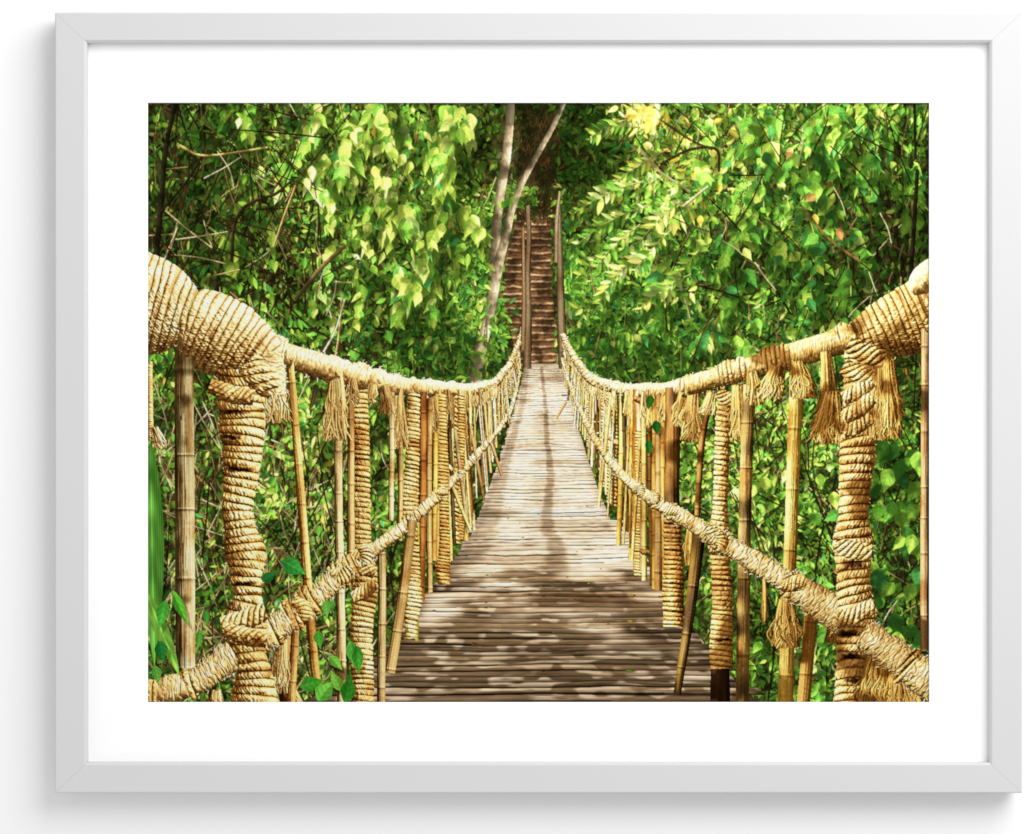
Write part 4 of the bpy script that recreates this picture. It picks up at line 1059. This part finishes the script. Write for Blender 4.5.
# --- window mount: a board with a bevel-cut opening
KP = 1.0052                                      # print and mount sit deeper than the frame's face, so they are this much larger
MT = front + .0115                               # face of the mount
MB = MT + .0016
ring = [(IX0 - 4, IY0 - 4), (IX1 + 4, IY0 - 4), (IX1 + 4, IY1 + 4), (IX0 - 4, IY1 + 4)]
hole = [(X0 - .9, Y0 - .9), (X1 + .9, Y0 - .9), (X1 + .9, Y1 + .9), (X0 - .9, Y1 + .9)]
hol2 = [(X0, Y0), (X1, Y0), (X1, Y1), (X0, Y1)]
v = [(wx(x), MT, wz(y)) for x, y in ring] + [(wx(x, KP), MT, wz(y, KP)) for x, y in hole] + [(wx(x, KP), MT + .0006, wz(y, KP)) for x, y in hol2] + [(wx(x, KP), MB, wz(y, KP)) for x, y in hol2] + [(wx(x), MB, wz(y)) for x, y in ring]
f = []
for a in range(4):
    b = (a + 1) % 4
    f += [(a, b, 4 + b, 4 + a), (4 + a, 4 + b, 8 + b, 8 + a), (8 + a, 8 + b, 12 + b, 12 + a), (12 + a, 12 + b, 16 + b, 16 + a), (16 + a, 16 + b, b, a)]
mount = mesh_obj('window_mount', v, f, MOUNT_MAT, pic)
bm = bmesh.new(); bm.from_mesh(mount.data); bmesh.ops.recalc_face_normals(bm, faces=bm.faces); bm.to_mesh(mount.data); bm.free()
# --- backing board
bk = [(wx(x), y, wz(z)) for y in (MB + .003, MB + .006) for x, z in ring]
mesh_obj('backing_board', bk, [(3, 2, 1, 0), (4, 5, 6, 7), (0, 1, 5, 4), (1, 2, 6, 5), (2, 3, 7, 6), (3, 0, 4, 7)], BACK_MAT, pic)

# --- the print: one flat sheet; its paper is the part, each printed motif a sub-part of the same sheet
INK, nt, b = new_mat('printed_ink_on_paper')
an = nt.nodes.new('ShaderNodeVertexColor'); an.layer_name = 'ink'
gn = nt.nodes.new('ShaderNodeTexNoise'); gn.inputs['Scale'].default_value = 1800
tcn = nt.nodes.new('ShaderNodeTexCoord'); nt.links.new(tcn.outputs['Object'], gn.inputs['Vector'])
bp = nt.nodes.new('ShaderNodeBump'); bp.inputs['Strength'].default_value = .03; bp.inputs['Distance'].default_value = .0002
nt.links.new(gn.outputs['Fac'], bp.inputs['Height']); nt.links.new(bp.outputs['Normal'], b.inputs['Normal'])
nt.links.new(an.outputs['Color'], b.inputs['Base Color'])
b.inputs['Roughness'].default_value = .8; b.inputs['Specular IOR Level'].default_value = 0.0

INK_GAIN = .78                                   # ink reflectance that reads as full paper white under the lamps
PY = MB + .0004
pv = [(wx(x), y, wz(z)) for y in (PY + .0003, PY + .0008) for x, z in ((X0 - 6, Y0 - 6), (X1 + 6, Y0 - 6), (X1 + 6, Y1 + 6), (X0 - 6, Y1 + 6))]
paper = mesh_obj('art_print', pv, [(3, 2, 1, 0), (4, 5, 6, 7), (0, 1, 5, 4), (1, 2, 6, 5), (2, 3, 7, 6), (3, 0, 4, 7)], MOUNT_MAT, pic)
paper['label'] = 'flat colour photograph printed on paper, rope bridge leading to forest stairs'

lin_rgb = np.where(PRINT_RGB <= .04045, PRINT_RGB / 12.92, ((PRINT_RGB + .055) / 1.055) ** 2.4).astype(F32)
# corner colours: average of the cells that meet there
pad = np.pad(lin_rgb, ((1, 1), (1, 1), (0, 0)), 'edge')
cor = (pad[:-1, :-1] + pad[1:, :-1] + pad[:-1, 1:] + pad[1:, 1:]) * .25
ids_all = IDS.copy()
cnt = np.bincount(ids_all.ravel(), minlength=len(MOTIFS))


def motif_mesh(k):
    name, label = MOTIFS[k]
    ii, jj = np.nonzero(ids_all == k)
    nq = len(ii)
    base = ii.astype(np.int64) * (W + 1) + jj
    quad = np.stack([base, base + (W + 1), base + (W + 2), base + 1], 1)
    uniq, inv = np.unique(quad, return_inverse=True)
    inv = inv.reshape(-1)
    vi = uniq // (W + 1); vj = uniq % (W + 1)
    co = np.empty((len(uniq), 3), F32)
    co[:, 0] = wx(X0 - .6 + vj * (X1 - X0 + 1.2) / W, KP); co[:, 1] = PY; co[:, 2] = wz(Y0 - .6 + vi * (Y1 - Y0 + 1.2) / H, KP)
    me = bpy.data.meshes.new(name)
    me.vertices.add(len(uniq)); me.vertices.foreach_set('co', co.ravel())
    me.loops.add(nq * 4); me.loops.foreach_set('vertex_index', inv.astype(np.int32))
    me.polygons.add(nq); me.polygons.foreach_set('loop_start', np.arange(0, nq * 4, 4, dtype=np.int32))
    try:
        me.polygons.foreach_set('loop_total', np.full(nq, 4, np.int32))
    except Exception:
        pass
    me.update()
    ca = me.color_attributes.new('ink', 'FLOAT_COLOR', 'POINT')
    c4 = np.ones((len(uniq), 4), F32); c4[:, :3] = cor[vi, vj] * INK_GAIN
    ca.data.foreach_set('color', c4.ravel())
    me.materials.append(INK)
    o = bpy.data.objects.new(name, me); COL.objects.link(o); o.parent = paper
    if label:
        o['label'] = label
    return o


for k in range(len(MOTIFS)):
    if cnt[k] > 0:
        motif_mesh(k)
print('print built', time.time() - T0, 'motifs', int((cnt > 0).sum()))

# --- camera, square on
cam = bpy.data.cameras.new('camera'); co = bpy.data.objects.new('camera', cam); COL.objects.link(co)
cam.sensor_width = 36; cam.lens = 85
dist = 1.024 * 85 / 36
co.location = ((512 - MX) * U, front - dist, (MY - 417) * U); co.rotation_euler = (math.pi / 2, 0, 0)
cam.clip_start = .05; cam.clip_end = 100
sc.camera = co

# --- studio lamps: a big soft box high on the right, and a weak broad fill
def area(name, loc, target, size, power, col=(1, 1, 1)):
    l = bpy.data.lights.new(name, 'AREA'); l.shape = 'RECTANGLE'; l.size, l.size_y = size; l.energy = power; l.color = col
    o = bpy.data.objects.new(name, l); COL.objects.link(o); o.location = loc
    from mathutils import Vector
    o.rotation_euler = (Vector(target) - Vector(loc)).to_track_quat('-Z', 'Y').to_euler()
    return o


area('softbox', (1.05, -1.5, 1.25), (0, 0, 0), (1.7, 1.7), 47)
area('fill_softbox', (-1.6, -1.2, -1.2), (0, 0, 0), (1.0, 1.0), 4)
w = bpy.data.worlds.new('World'); sc.world = w; w.use_nodes = True
bg = w.node_tree.nodes['Background']; bg.inputs['Color'].default_value = (1, 1, 1, 1); bg.inputs['Strength'].default_value = .64

sc.view_settings.view_transform = 'Standard'; sc.view_settings.look = 'None'; sc.view_settings.exposure = 0; sc.view_settings.gamma = 1
sc.render.engine = 'CYCLES'
sc.render.resolution_x, sc.render.resolution_y = 1024, 834
